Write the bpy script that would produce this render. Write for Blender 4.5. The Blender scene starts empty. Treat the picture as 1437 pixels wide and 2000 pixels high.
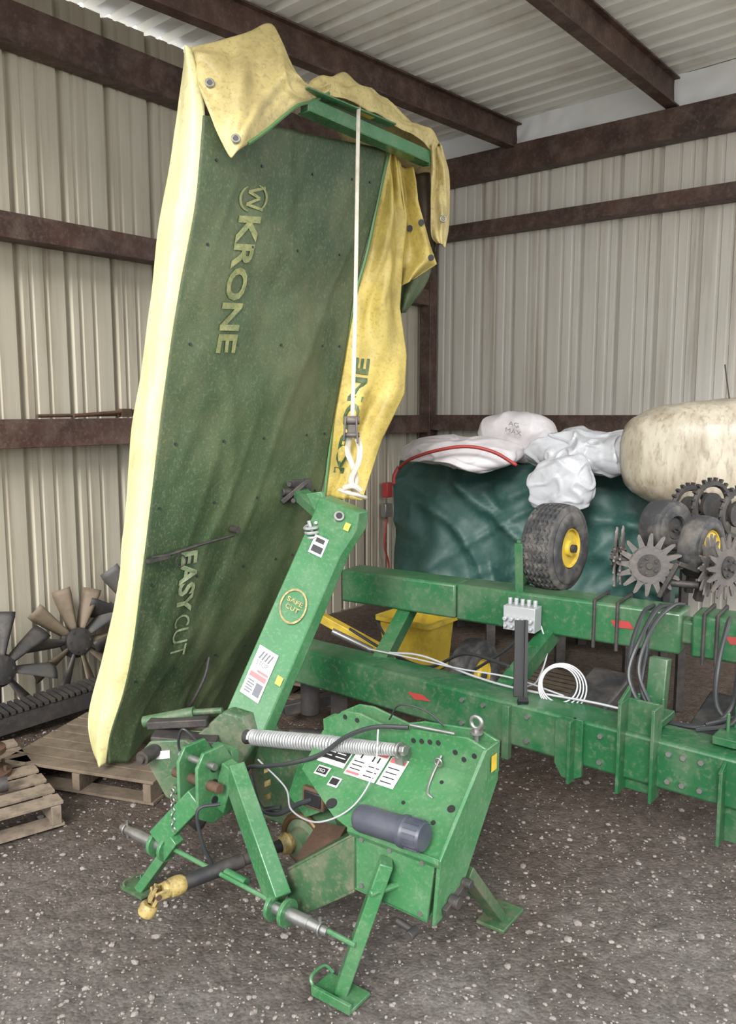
import bpy, math, random, bmesh
from mathutils import Vector, noise, Matrix
random.seed(7)
V=Vector
scene=bpy.context.scene
COL=bpy.context.collection
Z=V((0,0,1))
# ------------------------------------------------------------ frames
AX=V((.809,-.588,0)); BX=V((.588,.809,0))
def M(u,v,z): return V((-.44+.809*u+.588*v, 2.45-.588*u+.809*v, z))
def S(p,q,z): return V((.535+.7826*p-.6225*q, 7.7-.6225*p-.7826*q, z))
PD=V((.7826,-.6225,0)); QD=V((-.6225,-.7826,0))
# ------------------------------------------------------------ materials
def lin(c): 
    c=c/255.
    return c/12.92 if c<=.04045 else ((c+.055)/1.055)**2.4
def C(r,g,b): return (lin(r),lin(g),lin(b),1)
def mat(name,col,rough=.5,metal=0,dirt=None,damt=.5,scale=6,bump=0,bscale=60,stretch=(1,1,1),col2=None,spec=.5,lo=.45,hi=.7,fine=0):
    m=bpy.data.materials.new(name); m.use_nodes=True
    nt=m.node_tree; b=nt.nodes['Principled BSDF']
    b.inputs['Roughness'].default_value=rough; b.inputs['Metallic'].default_value=metal
    b.inputs['Specular IOR Level'].default_value=spec
    b.inputs['Base Color'].default_value=col
    tc=nt.nodes.new('ShaderNodeNewGeometry'); mp=nt.nodes.new('ShaderNodeMapping'); mp.inputs['Scale'].default_value=stretch
    nt.links.new(tc.outputs['Position'],mp.inputs['Vector'])
    src=None
    if col2:
        n0=nt.nodes.new('ShaderNodeTexNoise'); n0.inputs['Scale'].default_value=scale*.35; n0.inputs['Detail'].default_value=5
        nt.links.new(mp.outputs[0],n0.inputs['Vector'])
        mx=nt.nodes.new('ShaderNodeMix'); mx.data_type='RGBA'
        r0=nt.nodes.new('ShaderNodeMapRange'); r0.inputs[1].default_value=.35; r0.inputs[2].default_value=.65
        nt.links.new(n0.outputs['Fac'],r0.inputs[0]); nt.links.new(r0.outputs[0],mx.inputs[0])
        mx.inputs[6].default_value=col; mx.inputs[7].default_value=col2; src=mx.outputs[2]
    for (sc,am,l,h) in ([(scale,damt,lo,hi)] if dirt else [])+([(fine,damt*.7,.52,.66)] if dirt and fine else []):
        n=nt.nodes.new('ShaderNodeTexNoise'); n.inputs['Scale'].default_value=sc; n.inputs['Detail'].default_value=9; n.inputs['Roughness'].default_value=.65
        nt.links.new(mp.outputs[0],n.inputs['Vector'])
        r=nt.nodes.new('ShaderNodeMapRange'); r.inputs[1].default_value=l; r.inputs[2].default_value=h; r.inputs[4].default_value=am
        nt.links.new(n.outputs['Fac'],r.inputs[0])
        mx=nt.nodes.new('ShaderNodeMix'); mx.data_type='RGBA'; nt.links.new(r.outputs[0],mx.inputs[0])
        mx.inputs[6].default_value=col
        if src: nt.links.new(src,mx.inputs[6])
        mx.inputs[7].default_value=dirt; src=mx.outputs[2]
    if src: nt.links.new(src,b.inputs['Base Color'])
    if bump:
        n=nt.nodes.new('ShaderNodeTexNoise'); n.inputs['Scale'].default_value=bscale; n.inputs['Detail'].default_value=6
        nt.links.new(tc.outputs['Position'],n.inputs['Vector'])
        bp=nt.nodes.new('ShaderNodeBump'); bp.inputs['Strength'].default_value=bump; bp.inputs['Distance'].default_value=.01
        nt.links.new(n.outputs['Fac'],bp.inputs['Height']); nt.links.new(bp.outputs[0],b.inputs['Normal'])
    return m
G_mow=mat('green_mower_paint',C(62,116,74),.22,dirt=C(120,140,114),damt=.45,scale=5,col2=C(46,98,58),bump=.03,fine=70)
G_mowd=mat('green_mower_paint_dusty',C(66,100,68),.45,dirt=C(112,108,90),damt=.9,scale=8,col2=C(48,80,52),bump=.1,fine=50)
G_pl=mat('green_planter_paint',C(38,96,58),.32,dirt=C(112,116,100),damt=.5,scale=4,col2=C(28,78,46),bump=.04,fine=40)
M_panel=mat('green_cover_fabric',C(62,82,50),.6,dirt=C(112,112,82),damt=.7,scale=2.4,col2=C(44,66,40),bump=.2,bscale=160,stretch=(1,1,.7),lo=.42,hi=.8,fine=90)
M_panel_hem=mat('green_hem_vinyl',C(76,118,70),.45,dirt=C(116,130,100),damt=.4,scale=20)
M_ystrip=mat('pale_yellow_vinyl',C(214,208,160),.45,dirt=C(156,144,108),damt=.6,scale=5,col2=C(202,195,138),bump=.08,bscale=26,lo=.52,hi=.8,fine=60)
M_yflap=mat('dirty_yellow_vinyl',C(200,184,124),.5,dirt=C(136,120,80),damt=.85,scale=5,col2=C(186,170,114),bump=.12,bscale=36,lo=.44,hi=.72,fine=60)
M_yrear=mat('yellow_vinyl',C(196,174,90),.5,dirt=C(138,120,60),damt=.8,scale=6,col2=C(178,160,84),bump=.1,bscale=40,lo=.44,fine=70)
M_txt=mat('faded_lettering',C(140,142,92),.6,dirt=C(76,92,56),damt=.9,scale=16,fine=90,lo=.4)
M_txtw=mat('pale_lettering',C(152,162,128),.6,dirt=C(84,100,66),damt=.9,scale=14,fine=90,lo=.4)
M_dg=mat('dark_green_print',C(44,72,44),.5,dirt=C(140,134,70),damt=.5,scale=20)
M_yel=mat('yellow_paint',C(196,168,56),.45,dirt=C(132,112,58),damt=.6,scale=12)
M_yoke=mat('yellow_plastic_dirty',C(170,150,92),.5,dirt=C(92,78,56),damt=.95,scale=25,fine=90,lo=.4)
M_hose=mat('hose_rubber',C(46,48,50),.45)
M_tire=mat('tyre_rubber',C(48,48,50),.75,dirt=C(116,110,102),damt=.6,scale=11,bump=.2)
M_doc=mat('dark_grey_plastic',C(58,62,74),.42,dirt=C(106,106,108),damt=.35)
M_steel=mat('steel',C(158,158,156),.38,metal=.8,dirt=C(110,96,84),damt=.5,scale=14)
M_spring=mat('galvanised_spring',C(172,174,174),.42,metal=.4,dirt=C(110,110,106),damt=.5,scale=30)
M_rust=mat('rusty_steel',C(80,62,50),.75,metal=.2,dirt=C(112,82,62),damt=.6,scale=12,bump=.3)
M_dark=mat('dark_cast_iron',C(58,56,56),.6,metal=.3,dirt=C(98,88,78),damt=.5,scale=14,bump=.2)
M_star=mat('worn_grey_iron',C(94,90,88),.6,metal=.3,dirt=C(128,114,102),damt=.5,scale=18,bump=.2)
M_girt=mat('red_oxide_steel',C(80,56,48),.55,dirt=C(122,106,96),damt=.5,scale=9,col2=C(58,41,36),bump=.1,fine=40)
M_white=mat('white_sticker',C(212,212,208),.4,dirt=C(160,160,150),damt=.5,scale=20)
M_pink=mat('pink_red_sticker',C(192,104,106),.4)
M_ink=mat('black_ink',C(32,32,34),.5)
M_greyink=mat('faded_grey_ink',C(96,96,104),.5)
M_red=mat('red_paint',C(156,52,50),.5,dirt=C(110,64,54),damt=.5)
M_bag=mat('white_woven_bag',C(204,200,202),.4,dirt=C(164,154,154),damt=.6,scale=5,bump=.15,bscale=16)
M_bag2=mat('clear_plastic_sheet',C(184,186,190),.2,dirt=C(136,136,140),damt=.8,scale=7,bump=.3,bscale=14)
M_tarp=mat('teal_tarp',C(36,74,68),.55,dirt=C(72,98,92),damt=.6,scale=4,bump=.3,bscale=12,fine=30)
M_tank=mat('cream_plastic_tank',C(180,172,154),.4,dirt=C(120,106,86),damt=.9,scale=3,stretch=(2,2,.6),lo=.42,hi=.7,fine=20)
M_wood=mat('weathered_wood',C(128,115,100),.85,dirt=C(82,71,60),damt=.85,scale=7,stretch=(3,3,3),bump=.3,bscale=40)
M_woodd=mat('dark_weathered_wood',C(108,95,80),.85,dirt=C(62,53,44),damt=.85,scale=7,bump=.3,bscale=40)
M_strap=mat('white_webbing',C(192,186,172),.7,dirt=C(146,132,110),damt=.6,scale=14)
M_wire=mat('grey_wire',C(166,168,170),.4,metal=.3)
M_drum=mat('black_drum',C(42,42,44),.5,dirt=C(112,102,94),damt=.4,scale=10)
M_brass=mat('brown_bronze',C(106,84,58),.5,metal=.5)
M_fan=mat('dusty_fan_blade',C(78,78,78),.6,dirt=C(104,90,74),damt=.6,scale=9)
M_fan2=mat('pale_fan_blade',C(112,99,82),.65,dirt=C(82,71,58),damt=.7,scale=9)
M_shade=mat('fold_shade_brown',C(62,52,40),.7,dirt=C(96,80,50),damt=.6,scale=14)  # brown that carries the shade within the drape fold

def wallmat(name,c1,c2,c3,sc,lo=.36,mid=.54,hi=.72,rough=.5):
    m=bpy.data.materials.new(name); m.use_nodes=True; nt=m.node_tree; b=nt.nodes['Principled BSDF']
    b.inputs['Roughness'].default_value=rough
    g=nt.nodes.new('ShaderNodeNewGeometry'); mp=nt.nodes.new('ShaderNodeMapping'); mp.inputs['Scale'].default_value=sc
    nt.links.new(g.outputs['Position'],mp.inputs['Vector'])
    n=nt.nodes.new('ShaderNodeTexNoise'); n.inputs['Scale'].default_value=1; n.inputs['Detail'].default_value=9; n.inputs['Roughness'].default_value=.66
    nt.links.new(mp.outputs[0],n.inputs['Vector'])
    cr=nt.nodes.new('ShaderNodeValToRGB'); cr.color_ramp.elements[0].position=lo; cr.color_ramp.elements[0].color=c1
    cr.color_ramp.elements[1].position=hi; cr.color_ramp.elements[1].color=c3
    e=cr.color_ramp.elements.new(mid); e.color=c2
    nt.links.new(n.outputs['Fac'],cr.inputs[0]); nt.links.new(cr.outputs[0],b.inputs['Base Color'])
    return m
W_left=wallmat('painted_corrugated_metal_beige',C(186,180,164),C(174,167,150),C(134,121,104),(10,10,.5),hi=.76)
W_right=wallmat('painted_corrugated_metal_white',C(210,206,198),C(200,195,185),C(152,138,122),(9,9,.4),hi=.78)
W_roof=wallmat('galvanised_roof_metal',C(246,246,242),C(240,240,235),C(216,212,200),(1.2,1.2,1),rough=.35)
W_ins=mat('white_insulation_film',C(240,242,244),.4,bump=.4,bscale=8)

def groundmat(name,ca,cb,cc):
    m=bpy.data.materials.new(name); m.use_nodes=True; nt=m.node_tree; b=nt.nodes['Principled BSDF']
    b.inputs['Roughness'].default_value=.95; b.inputs['Specular IOR Level'].default_value=.15
    g=nt.nodes.new('ShaderNodeNewGeometry')
    n=nt.nodes.new('ShaderNodeTexNoise'); n.inputs['Scale'].default_value=1.3; n.inputs['Detail'].default_value=12; n.inputs['Roughness'].default_value=.72
    nt.links.new(g.outputs['Position'],n.inputs['Vector'])
    cr=nt.nodes.new('ShaderNodeValToRGB'); cr.color_ramp.elements[0].position=.38; cr.color_ramp.elements[0].color=ca
    cr.color_ramp.elements[1].position=.62; cr.color_ramp.elements[1].color=cb
    nt.links.new(n.outputs['Fac'],cr.inputs[0])
    # ground colour turns browner and darker towards the walls
    sx=nt.nodes.new('ShaderNodeSeparateXYZ'); nt.links.new(g.outputs['Position'],sx.inputs[0])
    md=nt.nodes.new('ShaderNodeMapRange'); md.inputs[1].default_value=2.1; md.inputs[2].default_value=3.5; md.inputs[4].default_value=.85; nt.links.new(sx.outputs['Y'],md.inputs[0])
    mb_=nt.nodes.new('ShaderNodeMix'); mb_.data_type='RGBA'; nt.links.new(md.outputs[0],mb_.inputs[0]); nt.links.new(cr.outputs[0],mb_.inputs[6]); mb_.inputs[7].default_value=cc
    v=nt.nodes.new('ShaderNodeTexVoronoi'); v.inputs['Scale'].default_value=85; nt.links.new(g.outputs['Position'],v.inputs['Vector'])
    hs=nt.nodes.new('ShaderNodeSeparateColor'); nt.links.new(v.outputs['Color'],hs.inputs[0])
    n2=nt.nodes.new('ShaderNodeTexNoise'); n2.inputs['Scale'].default_value=22; n2.inputs['Detail'].default_value=13; n2.inputs['Roughness'].default_value=.85; nt.links.new(g.outputs['Position'],n2.inputs['Vector'])
    r=nt.nodes.new('ShaderNodeMapRange'); r.inputs[1].default_value=.36; r.inputs[2].default_value=.64; r.inputs[3].default_value=.45; r.inputs[4].default_value=1.35
    nt.links.new(n2.outputs['Fac'],r.inputs[0])
    mx=nt.nodes.new('ShaderNodeMix'); mx.data_type='RGBA'; mx.blend_type='MULTIPLY'; mx.inputs[0].default_value=.85
    nt.links.new(mb_.outputs[2],mx.inputs[6]); nt.links.new(r.outputs[0],mx.inputs[7])
    r2=nt.nodes.new('ShaderNodeMapRange'); r2.inputs[3].default_value=.75; r2.inputs[4].default_value=1.2; nt.links.new(hs.outputs[0],r2.inputs[0])
    mx2=nt.nodes.new('ShaderNodeMix'); mx2.data_type='RGBA'; mx2.blend_type='MULTIPLY'; mx2.inputs[0].default_value=.8
    nt.links.new(mx.outputs[2],mx2.inputs[6]); nt.links.new(r2.outputs[0],mx2.inputs[7])
    nt.links.new(mx2.outputs[2],b.inputs['Base Color'])
    ad=nt.nodes.new('ShaderNodeMath'); ad.operation='SUBTRACT'; nt.links.new(n2.outputs['Fac'],ad.inputs[0])
    ml=nt.nodes.new('ShaderNodeMath'); ml.operation='MULTIPLY'; ml.inputs[1].default_value=.5; nt.links.new(v.outputs['Distance'],ml.inputs[0]); nt.links.new(ml.outputs[0],ad.inputs[1])
    bp=nt.nodes.new('ShaderNodeBump'); bp.inputs['Strength'].default_value=1.0; bp.inputs['Distance'].default_value=.03
    nt.links.new(ad.outputs[0],bp.inputs['Height']); nt.links.new(bp.outputs[0],b.inputs['Normal'])
    return m
M_ground=groundmat('gravel_dirt',C(124,115,108),C(162,155,150),C(106,91,80))
M_yard=groundmat('pale_bounce_yard',C(208,202,192),C(226,222,214),C(208,202,192))  # unseen outer ground, made pale to bounce sunlight up to the ceiling
M_stone=mat('grey_stone',C(138,131,126),.9,dirt=C(102,93,86),damt=.9,scale=20)

# ------------------------------------------------------------ mesh builder
def frame(d,up=Z):
    d=d.normalized()
    if abs(d.dot(up))>.97: up=V((0,1,0)) if abs(d.y)<.9 else V((1,0,0))
    s=d.cross(up).normalized(); u=s.cross(d).normalized()
    return d,s,u
def cat(pts,closed=False):
    pts=[V(p) for p in pts]; n=len(pts)
    L=[0]
    for i in range(1,n): L.append(L[-1]+(pts[i]-pts[i-1]).length)
    T=L[-1] or 1
    def f(t):
        t=max(0,min(1,t))*T
        i=0
        while i<n-2 and L[i+1]<t: i+=1
        h=(t-L[i])/((L[i+1]-L[i]) or 1)
        p1,p2=pts[i],pts[i+1]; p0=pts[i-1] if i>0 else p1*2-p2; p3=pts[i+2] if i+2<n else p2*2-p1
        return .5*((2*p1)+(p2-p0)*h+(2*p0-5*p1+4*p2-p3)*h*h+(3*p1-p0-3*p2+p3)*h**3)
    return f
def lerpc(pts):
    pts=[V(p) for p in pts]; n=len(pts)
    L=[0]
    for i in range(1,n): L.append(L[-1]+(pts[i]-pts[i-1]).length)
    T=L[-1]
    def f(t):
        t=max(0,min(1,t))*T; i=0
        while i<n-2 and L[i+1]<t: i+=1
        return pts[i].lerp(pts[i+1],(t-L[i])/((L[i+1]-L[i]) or 1))
    return f
_tc={}
def textgeo(body,bold=0):
    k=(body,bold)
    if k in _tc: return _tc[k]
    c=bpy.data.curves.new('t','FONT'); c.body=body; c.size=1; c.offset=bold; c.resolution_u=3
    o=bpy.data.objects.new('t',c); COL.objects.link(o)
    dg=bpy.context.evaluated_depsgraph_get(); me=o.evaluated_get(dg).to_mesh()
    vs=[(v.co.x,v.co.y) for v in me.vertices]; fs=[tuple(p.vertices) for p in me.polygons]
    o.evaluated_get(dg).to_mesh_clear(); bpy.data.objects.remove(o); bpy.data.curves.remove(c)
    _tc[k]=(vs,fs); return _tc[k]
class MB:
    def __init__(s): s.v=[]; s.f=[]; s.m=[]; s.cur=0
    def add(s,vs,fs):
        o=len(s.v); s.v+= [V(x) for x in vs]; s.f+=[tuple(i+o for i in f) for f in fs]; s.m+=[s.cur]*len(fs); return s
    def beam(s,p0,p1,w,h,up=Z,w1=None,h1=None):
        p0=V(p0);p1=V(p1); d,sd,u=frame(p1-p0,up); w1=w1 or w; h1=h1 or h
        vs=[]
        for p,ww,hh in ((p0,w,h),(p1,w1,h1)):
            for a,b in ((-1,-1),(1,-1),(1,1),(-1,1)): vs.append(p+sd*a*ww/2+u*b*hh/2)
        return s.add(vs,[(0,1,2,3),(7,6,5,4),(0,4,5,1),(1,5,6,2),(2,6,7,3),(3,7,4,0)])
    def box(s,c,ax,ay,az):
        c=V(c); vs=[c+V(ax)*i+V(ay)*j+V(az)*k for k in(-.5,.5) for j in(-.5,.5) for i in(-.5,.5)]
        return s.add(vs,[(0,2,3,1),(4,5,7,6),(0,1,5,4),(2,6,7,3),(0,4,6,2),(1,3,7,5)])
    def cyl(s,p0,p1,r,r1=None,n=20,cap=True):
        p0=V(p0);p1=V(p1); d,sd,u=frame(p1-p0); r1=r if r1 is None else r1
        vs=[];
        for p,rr in((p0,r),(p1,r1)):
            for i in range(n):
                a=2*math.pi*i/n; vs.append(p+(sd*math.cos(a)+u*math.sin(a))*rr)
        fs=[(i,(i+1)%n,n+(i+1)%n,n+i) for i in range(n)]
        if cap: fs+=[tuple(range(n-1,-1,-1)),tuple(range(n,2*n))]
        return s.add(vs,fs)
    def lathe(s,c,axis,prof,n=32):
        c=V(c); d,sd,u=frame(V(axis)); vs=[]; k=len(prof)
        for i in range(n):
            a=2*math.pi*i/n; e=sd*math.cos(a)+u*math.sin(a)
            for r,h in prof: vs.append(c+d*h+e*r)
        fs=[(i*k+j,i*k+j+1,((i+1)%n)*k+j+1,((i+1)%n)*k+j) for i in range(n) for j in range(k-1)]
        return s.add(vs,fs)
    def tube(s,pts,r,n=8,seg=None,smooth=True):
        if smooth:
            f=cat(pts); seg=seg or len(pts)*8; pts=[f(i/seg) for i in range(seg+1)]
        pts=[V(p) for p in pts]; vs=[]; pu=None
        for i,p in enumerate(pts):
            d=(pts[min(i+1,len(pts)-1)]-pts[max(i-1,0)]).normalized()
            if pu is None: _,sd,u=frame(d)
            else:
                u=(pu-d*pu.dot(d)).normalized(); sd=d.cross(u)
            pu=u
            for k in range(n):
                a=2*math.pi*k/n; vs.append(p+(sd*math.cos(a)+u*math.sin(a))*r)
        m=len(pts)
        fs=[(i*n+k,i*n+(k+1)%n,(i+1)*n+(k+1)%n,(i+1)*n+k) for i in range(m-1) for k in range(n)]
        fs+=[tuple(range(n-1,-1,-1)),tuple((m-1)*n+k for k in range(n))]
        return s.add(vs,fs)
    def prism(s,poly,ext):
        poly=[V(p) for p in poly]; e=V(ext); n=len(poly)
        vs=poly+[p+e for p in poly]
        fs=[tuple(range(n-1,-1,-1)),tuple(range(n,2*n))]+[(i,(i+1)%n,n+(i+1)%n,n+i) for i in range(n)]
        return s.add(vs,fs)
    def torus(s,c,axis,R,r,n=24,k=10):
        c=V(c); d,sd,u=frame(V(axis)); vs=[]
        for i in range(n):
            a=2*math.pi*i/n; e=sd*math.cos(a)+u*math.sin(a)
            for j in range(k):
                b=2*math.pi*j/k; vs.append(c+e*(R+r*math.cos(b))+d*r*math.sin(b))
        return s.add(vs,[(i*k+j,((i+1)%n)*k+j,((i+1)%n)*k+(j+1)%k,i*k+(j+1)%k) for i in range(n) for j in range(k)])
    def grid(s,fn,nu,nv,wrap=False):
        vs=[fn(i/nu,j/nv) for j in range(nv+1) for i in range(nu+1)]
        return s.add(vs,[(j*(nu+1)+i,j*(nu+1)+i+1,(j+1)*(nu+1)+i+1,(j+1)*(nu+1)+i) for j in range(nv) for i in range(nu)])
    def text(s,body,fn,x0,y0,w,h,bold=0,sub=1):
        vs,fs=textgeo(body,bold)
        xs=[p[0] for p in vs]; ys=[p[1] for p in vs]; a,b=min(xs),max(xs); c,d=min(ys),max(ys)
        return s.add([fn(x0+(x-a)/(b-a)*w,y0+(y-c)/(d-c)*h) for x,y in vs],fs)
    def rect(s,fn,x0,y0,x1,y1):
        return s.add([fn(x0,y0),fn(x1,y0),fn(x1,y1),fn(x0,y1)],[(0,1,2,3)])
    def stroke(s,fn,pts,w,taper=True):
        n=len(pts)
        for i in range(n-1):
            (xa,ya),(xb,yb)=pts[i],pts[i+1]; L=math.hypot(xb-xa,yb-ya) or 1; nx,ny=-(yb-ya)/L,(xb-xa)/L
            wa=w*(math.sin(math.pi*(.12+.76*i/(n-1))) if taper else 1); wb=w*(math.sin(math.pi*(.12+.76*(i+1)/(n-1))) if taper else 1)
            s.add([fn(xa-nx*wa,ya-ny*wa),fn(xb-nx*wb,yb-ny*wb),fn(xb+nx*wb,yb+ny*wb),fn(xa+nx*wa,ya+ny*wa)],[(0,1,2,3)])
        return s
    def helix(s,p0,p1,R,r,turns,n=7,per=14,R1=None):
        p0=V(p0);p1=V(p1); d,sd,u=frame(p1-p0); N=int(turns*per); pts=[]
        for i in range(N+1):
            a=2*math.pi*i/per; rr=R if R1 is None else R+(R1-R)*i/N
            pts.append(p0.lerp(p1,i/N)+(sd*math.cos(a)+u*math.sin(a))*rr)
        return s.tube(pts,r,n,smooth=False)
WL={}
def empty(name,loc,label=None,cate=None,group=None,parent=None):
    o=bpy.data.objects.new(name,None); o.location=loc; o.empty_display_size=.1; COL.objects.link(o); WL[o.name]=V(loc)
    if label: o['label']=label
    if cate: o['category']=cate
    if group: o['group']=group
    if parent is not None: o.parent=parent; o.location=V(loc)-WL[parent.name]
    return o
def mk(mb,name,mats,parent=None,bevel=0,solid=0,label=None,cate=None,group=None,kind=None,smooth=35,origin=None):
    if not isinstance(mats,(list,tuple)): mats=[mats]
    xs=[v.x for v in mb.v]; ys=[v.y for v in mb.v]; zs=[v.z for v in mb.v]
    o0=V(origin) if origin is not None else V(((min(xs)+max(xs))/2,(min(ys)+max(ys))/2,min(zs)))
    me=bpy.data.meshes.new(name); me.from_pydata([v-o0 for v in mb.v],[],mb.f)
    for m in mats: me.materials.append(m)
    if len(mats)>1: me.polygons.foreach_set('material_index',mb.m)
    if smooth:
        me.polygons.foreach_set('use_smooth',[True]*len(me.polygons))
        try: me.set_sharp_from_angle(angle=math.radians(smooth))
        except Exception: pass
    me.update()
    ob=bpy.data.objects.new(name,me); COL.objects.link(ob)
    if parent is not None:
        ob.parent=parent; ob.location=o0-WL[parent.name]
    else: ob.location=o0
    WL[ob.name]=o0
    if bevel:
        b=ob.modifiers.new('bevel','BEVEL'); b.width=bevel; b.segments=2; b.limit_method='ANGLE'; b.angle_limit=math.radians(40)
    if solid:
        b=ob.modifiers.new('solid','SOLIDIFY'); b.thickness=solid; b.offset=0
    if label: ob['label']=label
    if cate: ob['category']=cate
    if group: ob['group']=group
    if kind: ob['kind']=kind
    return ob
def nz(p,f,seed=0): return noise.noise(V(p)*f+V((seed*7.3,seed*3.1,seed*1.7)))
def ridge(p,f,seed=0): return 1-abs(nz(p,f,seed))*2.2

# ============================================================ ROOM
def prof(L0,L1,base=None,per=.305):
    out=[]
    base=base or [(0,0),(.100,0),(.106,.010),(.124,.010),(.130,0),(.190,0),(.196,.010),(.214,.010),(.220,0),(.256,0),(.272,.036),(.291,.036)]
    k=math.floor(L0/per)
    while k*per<L1:
        for x,d in base:
            y=k*per+x
            if L0<=y<=L1: out.append((y,d))
        k+=1
    return out
def structure(mb,name,m,**k): return mk(mb,name,m,kind='structure',**k)
pr=prof(0,7.6); mb=MB()
vs=[]
for l,d in pr: vs+=[S(-d,l,0),S(-d,l,3.96)]
mb.add(vs,[(2*i,2*i+1,2*i+3,2*i+2) for i in range(len(pr)-1)]); structure(mb,'wall_left',W_left,smooth=0)
pr=prof(0,4.3); mb=MB(); vs=[]
for l,d in pr: vs+=[S(l,-d,0),S(l,-d,4.1)]
mb.add(vs,[(2*i,2*i+2,2*i+3,2*i+1) for i in range(len(pr)-1)]); structure(mb,'wall_right',W_right,smooth=0)
pr=prof(-.1,5.6,[(0,0),(.05,0),(.07,.045),(.115,.045),(.135,0)],.185); mb=MB(); vs=[]
for l,d in pr: vs+=[S(-.1,l,3.985+d),S(4.7,l,4.19+d)]
mb.add(vs,[(2*i,2*i+1,2*i+3,2*i+2) for i in range(len(pr)-1)]); structure(mb,'ceiling',W_roof,smooth=0)
def gz(x,y):
    z=.014*nz((x,y,0),1.7)+.007*nz((x,y,0),9)-.005
    if 1.4<y<4.7 and abs(x)<2.5:
        z+=.006*nz((x,y,1),16)+.0045*nz((x,y,1),30)+.0032*max(0,nz((x,y,2),55))
    return z
xs=[-6+.2*i for i in range(18)]+[-2.4+.015*i for i in range(320)]+[2.4+.2*i for i in range(19)]
ys=[-1.5+.2*i for i in range(15)]+[1.5+.015*i for i in range(207)]+[4.605+.1*i for i in range(50)]
nx=len(xs)
mb=MB(); mb.add([V((x,y,gz(x,y))) for y in ys for x in xs],[(j*nx+i,j*nx+i+1,(j+1)*nx+i+1,(j+1)*nx+i) for j in range(len(ys)-1) for i in range(nx-1)])
mb.cur=1  # outer ground added out of view as a bounce surface
mb.add([V((-40,-40,-.02)),V((40,-40,-.02)),V((40,-1.45,-.012)),V((-40,-1.45,-.012)),V((5.95,-1.5,-.012)),V((40,9.5,-.012)),V((5.95,9.5,-.012)),V((-5.95,-1.5,-.012)),V((-5.95,9.5,-.012)),V((-40,9.5,-.012))],[(0,1,2,3),(4,2,5,6),(3,7,8,9)])
structure(mb,'floor',[M_ground,M_yard],smooth=180)
def channel(p0,p1,h,depth,inw,name):
    mb=MB(); p0=V(p0);p1=V(p1); inw=V(inw)
    mb.beam(p0,p1,.006,h)
    for s in(-1,1):
        a=p0+Z*s*h/2-inw*depth/2; b=p1+Z*s*h/2-inw*depth/2
        mb.beam(a,b,depth,.006)
        mb.beam(p0+Z*(s*h/2-s*.012)-inw*(depth-.003),p1+Z*(s*h/2-s*.012)-inw*(depth-.003),.005,.024)
    return structure(mb,name,M_girt,smooth=0)
channel(S(.14,.02,3.67),S(.14,7.4,3.67),.20,.13,PD,'trim_1')
channel(S(.13,.02,2.67),S(.13,7.4,2.63),.13,.12,PD,'trim_2')
channel(S(.13,.02,1.55),S(.13,7.4,1.56),.15,.12,PD,'trim_3')
channel(S(.02,.14,3.71),S(4.2,.14,3.74),.21,.13,QD,'trim_4')
channel(S(.02,.13,3.21),S(4.2,.13,3.19),.11,.12,QD,'trim_5')
channel(S(.02,.13,1.56),S(4.2,.13,1.58),.13,.12,QD,'trim_6')
def ibeam(p0,p1,h,w,name):
    mb=MB(); p0=V(p0);p1=V(p1)
    mb.beam(p0,p1,.012,h); mb.beam(p0+Z*h/2,p1+Z*h/2,w,.012); mb.beam(p0-Z*h/2,p1-Z*h/2,w,.012)
    structure(mb,name,M_girt,smooth=0)
ibeam(S(.93,.02,3.90),S(.42,5.6,3.90),.19,.09,'trim_7')
ibeam(S(2.2,.02,3.955),S(2.1,5.6,3.955),.19,.09,'trim_8')
ibeam(S(3.6,.02,4.01),S(3.6,5.6,4.01),.19,.09,'trim_9')
mb=MB(); mb.beam(S(.09,.09,0),S(.09,.09,3.9),.11,.11,up=PD); structure(mb,'trim_10',M_girt,bevel=.004)
def insf(a,b):
    l=4.2*a; z=3.79+(.21+.035*l)*b
    return S(l,.06+.03*nz((l,z,0),3)+.015*nz((l,z,1),11),z+ (.02*nz((l,0,0),4) if b<.5 else 0))
mb=MB(); mb.grid(insf,160,14); structure(mb,'trim_11',W_ins,smooth=180)
# stones
mb=MB()
bm=bmesh.new(); bmesh.ops.create_icosphere(bm,subdivisions=1,radius=1); iv=[v.co.copy() for v in bm.verts]; iff=[tuple(v.index for v in f.verts) for f in bm.faces]; bm.free()
for i in range(6500):
    y=1.6+2.7*random.random()**1.3; x=(random.random()*2-1)*(y*.47+.15)
    r=random.choice([.003,.003,.004,.004,.005,.006,.008]) if i%3 else .0035
    if i%60==0: r=random.uniform(.010,.015)
    sc=V((r*random.uniform(.7,1.4),r*random.uniform(.7,1.4),r*.55)); c=V((x,y,gz(x,y)+r*.15)); R=Matrix.Rotation(random.random()*6,3,'Z')
    mb.add([c+R@V((p.x*sc.x*random.uniform(.75,1.25),p.y*sc.y*random.uniform(.85,1.15),p.z*sc.z)) for p in iv],iff)
mk(mb,'gravel',M_stone,label='loose grey gravel stones scattered over dirt ground',cate='gravel',kind='stuff',smooth=0)

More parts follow.
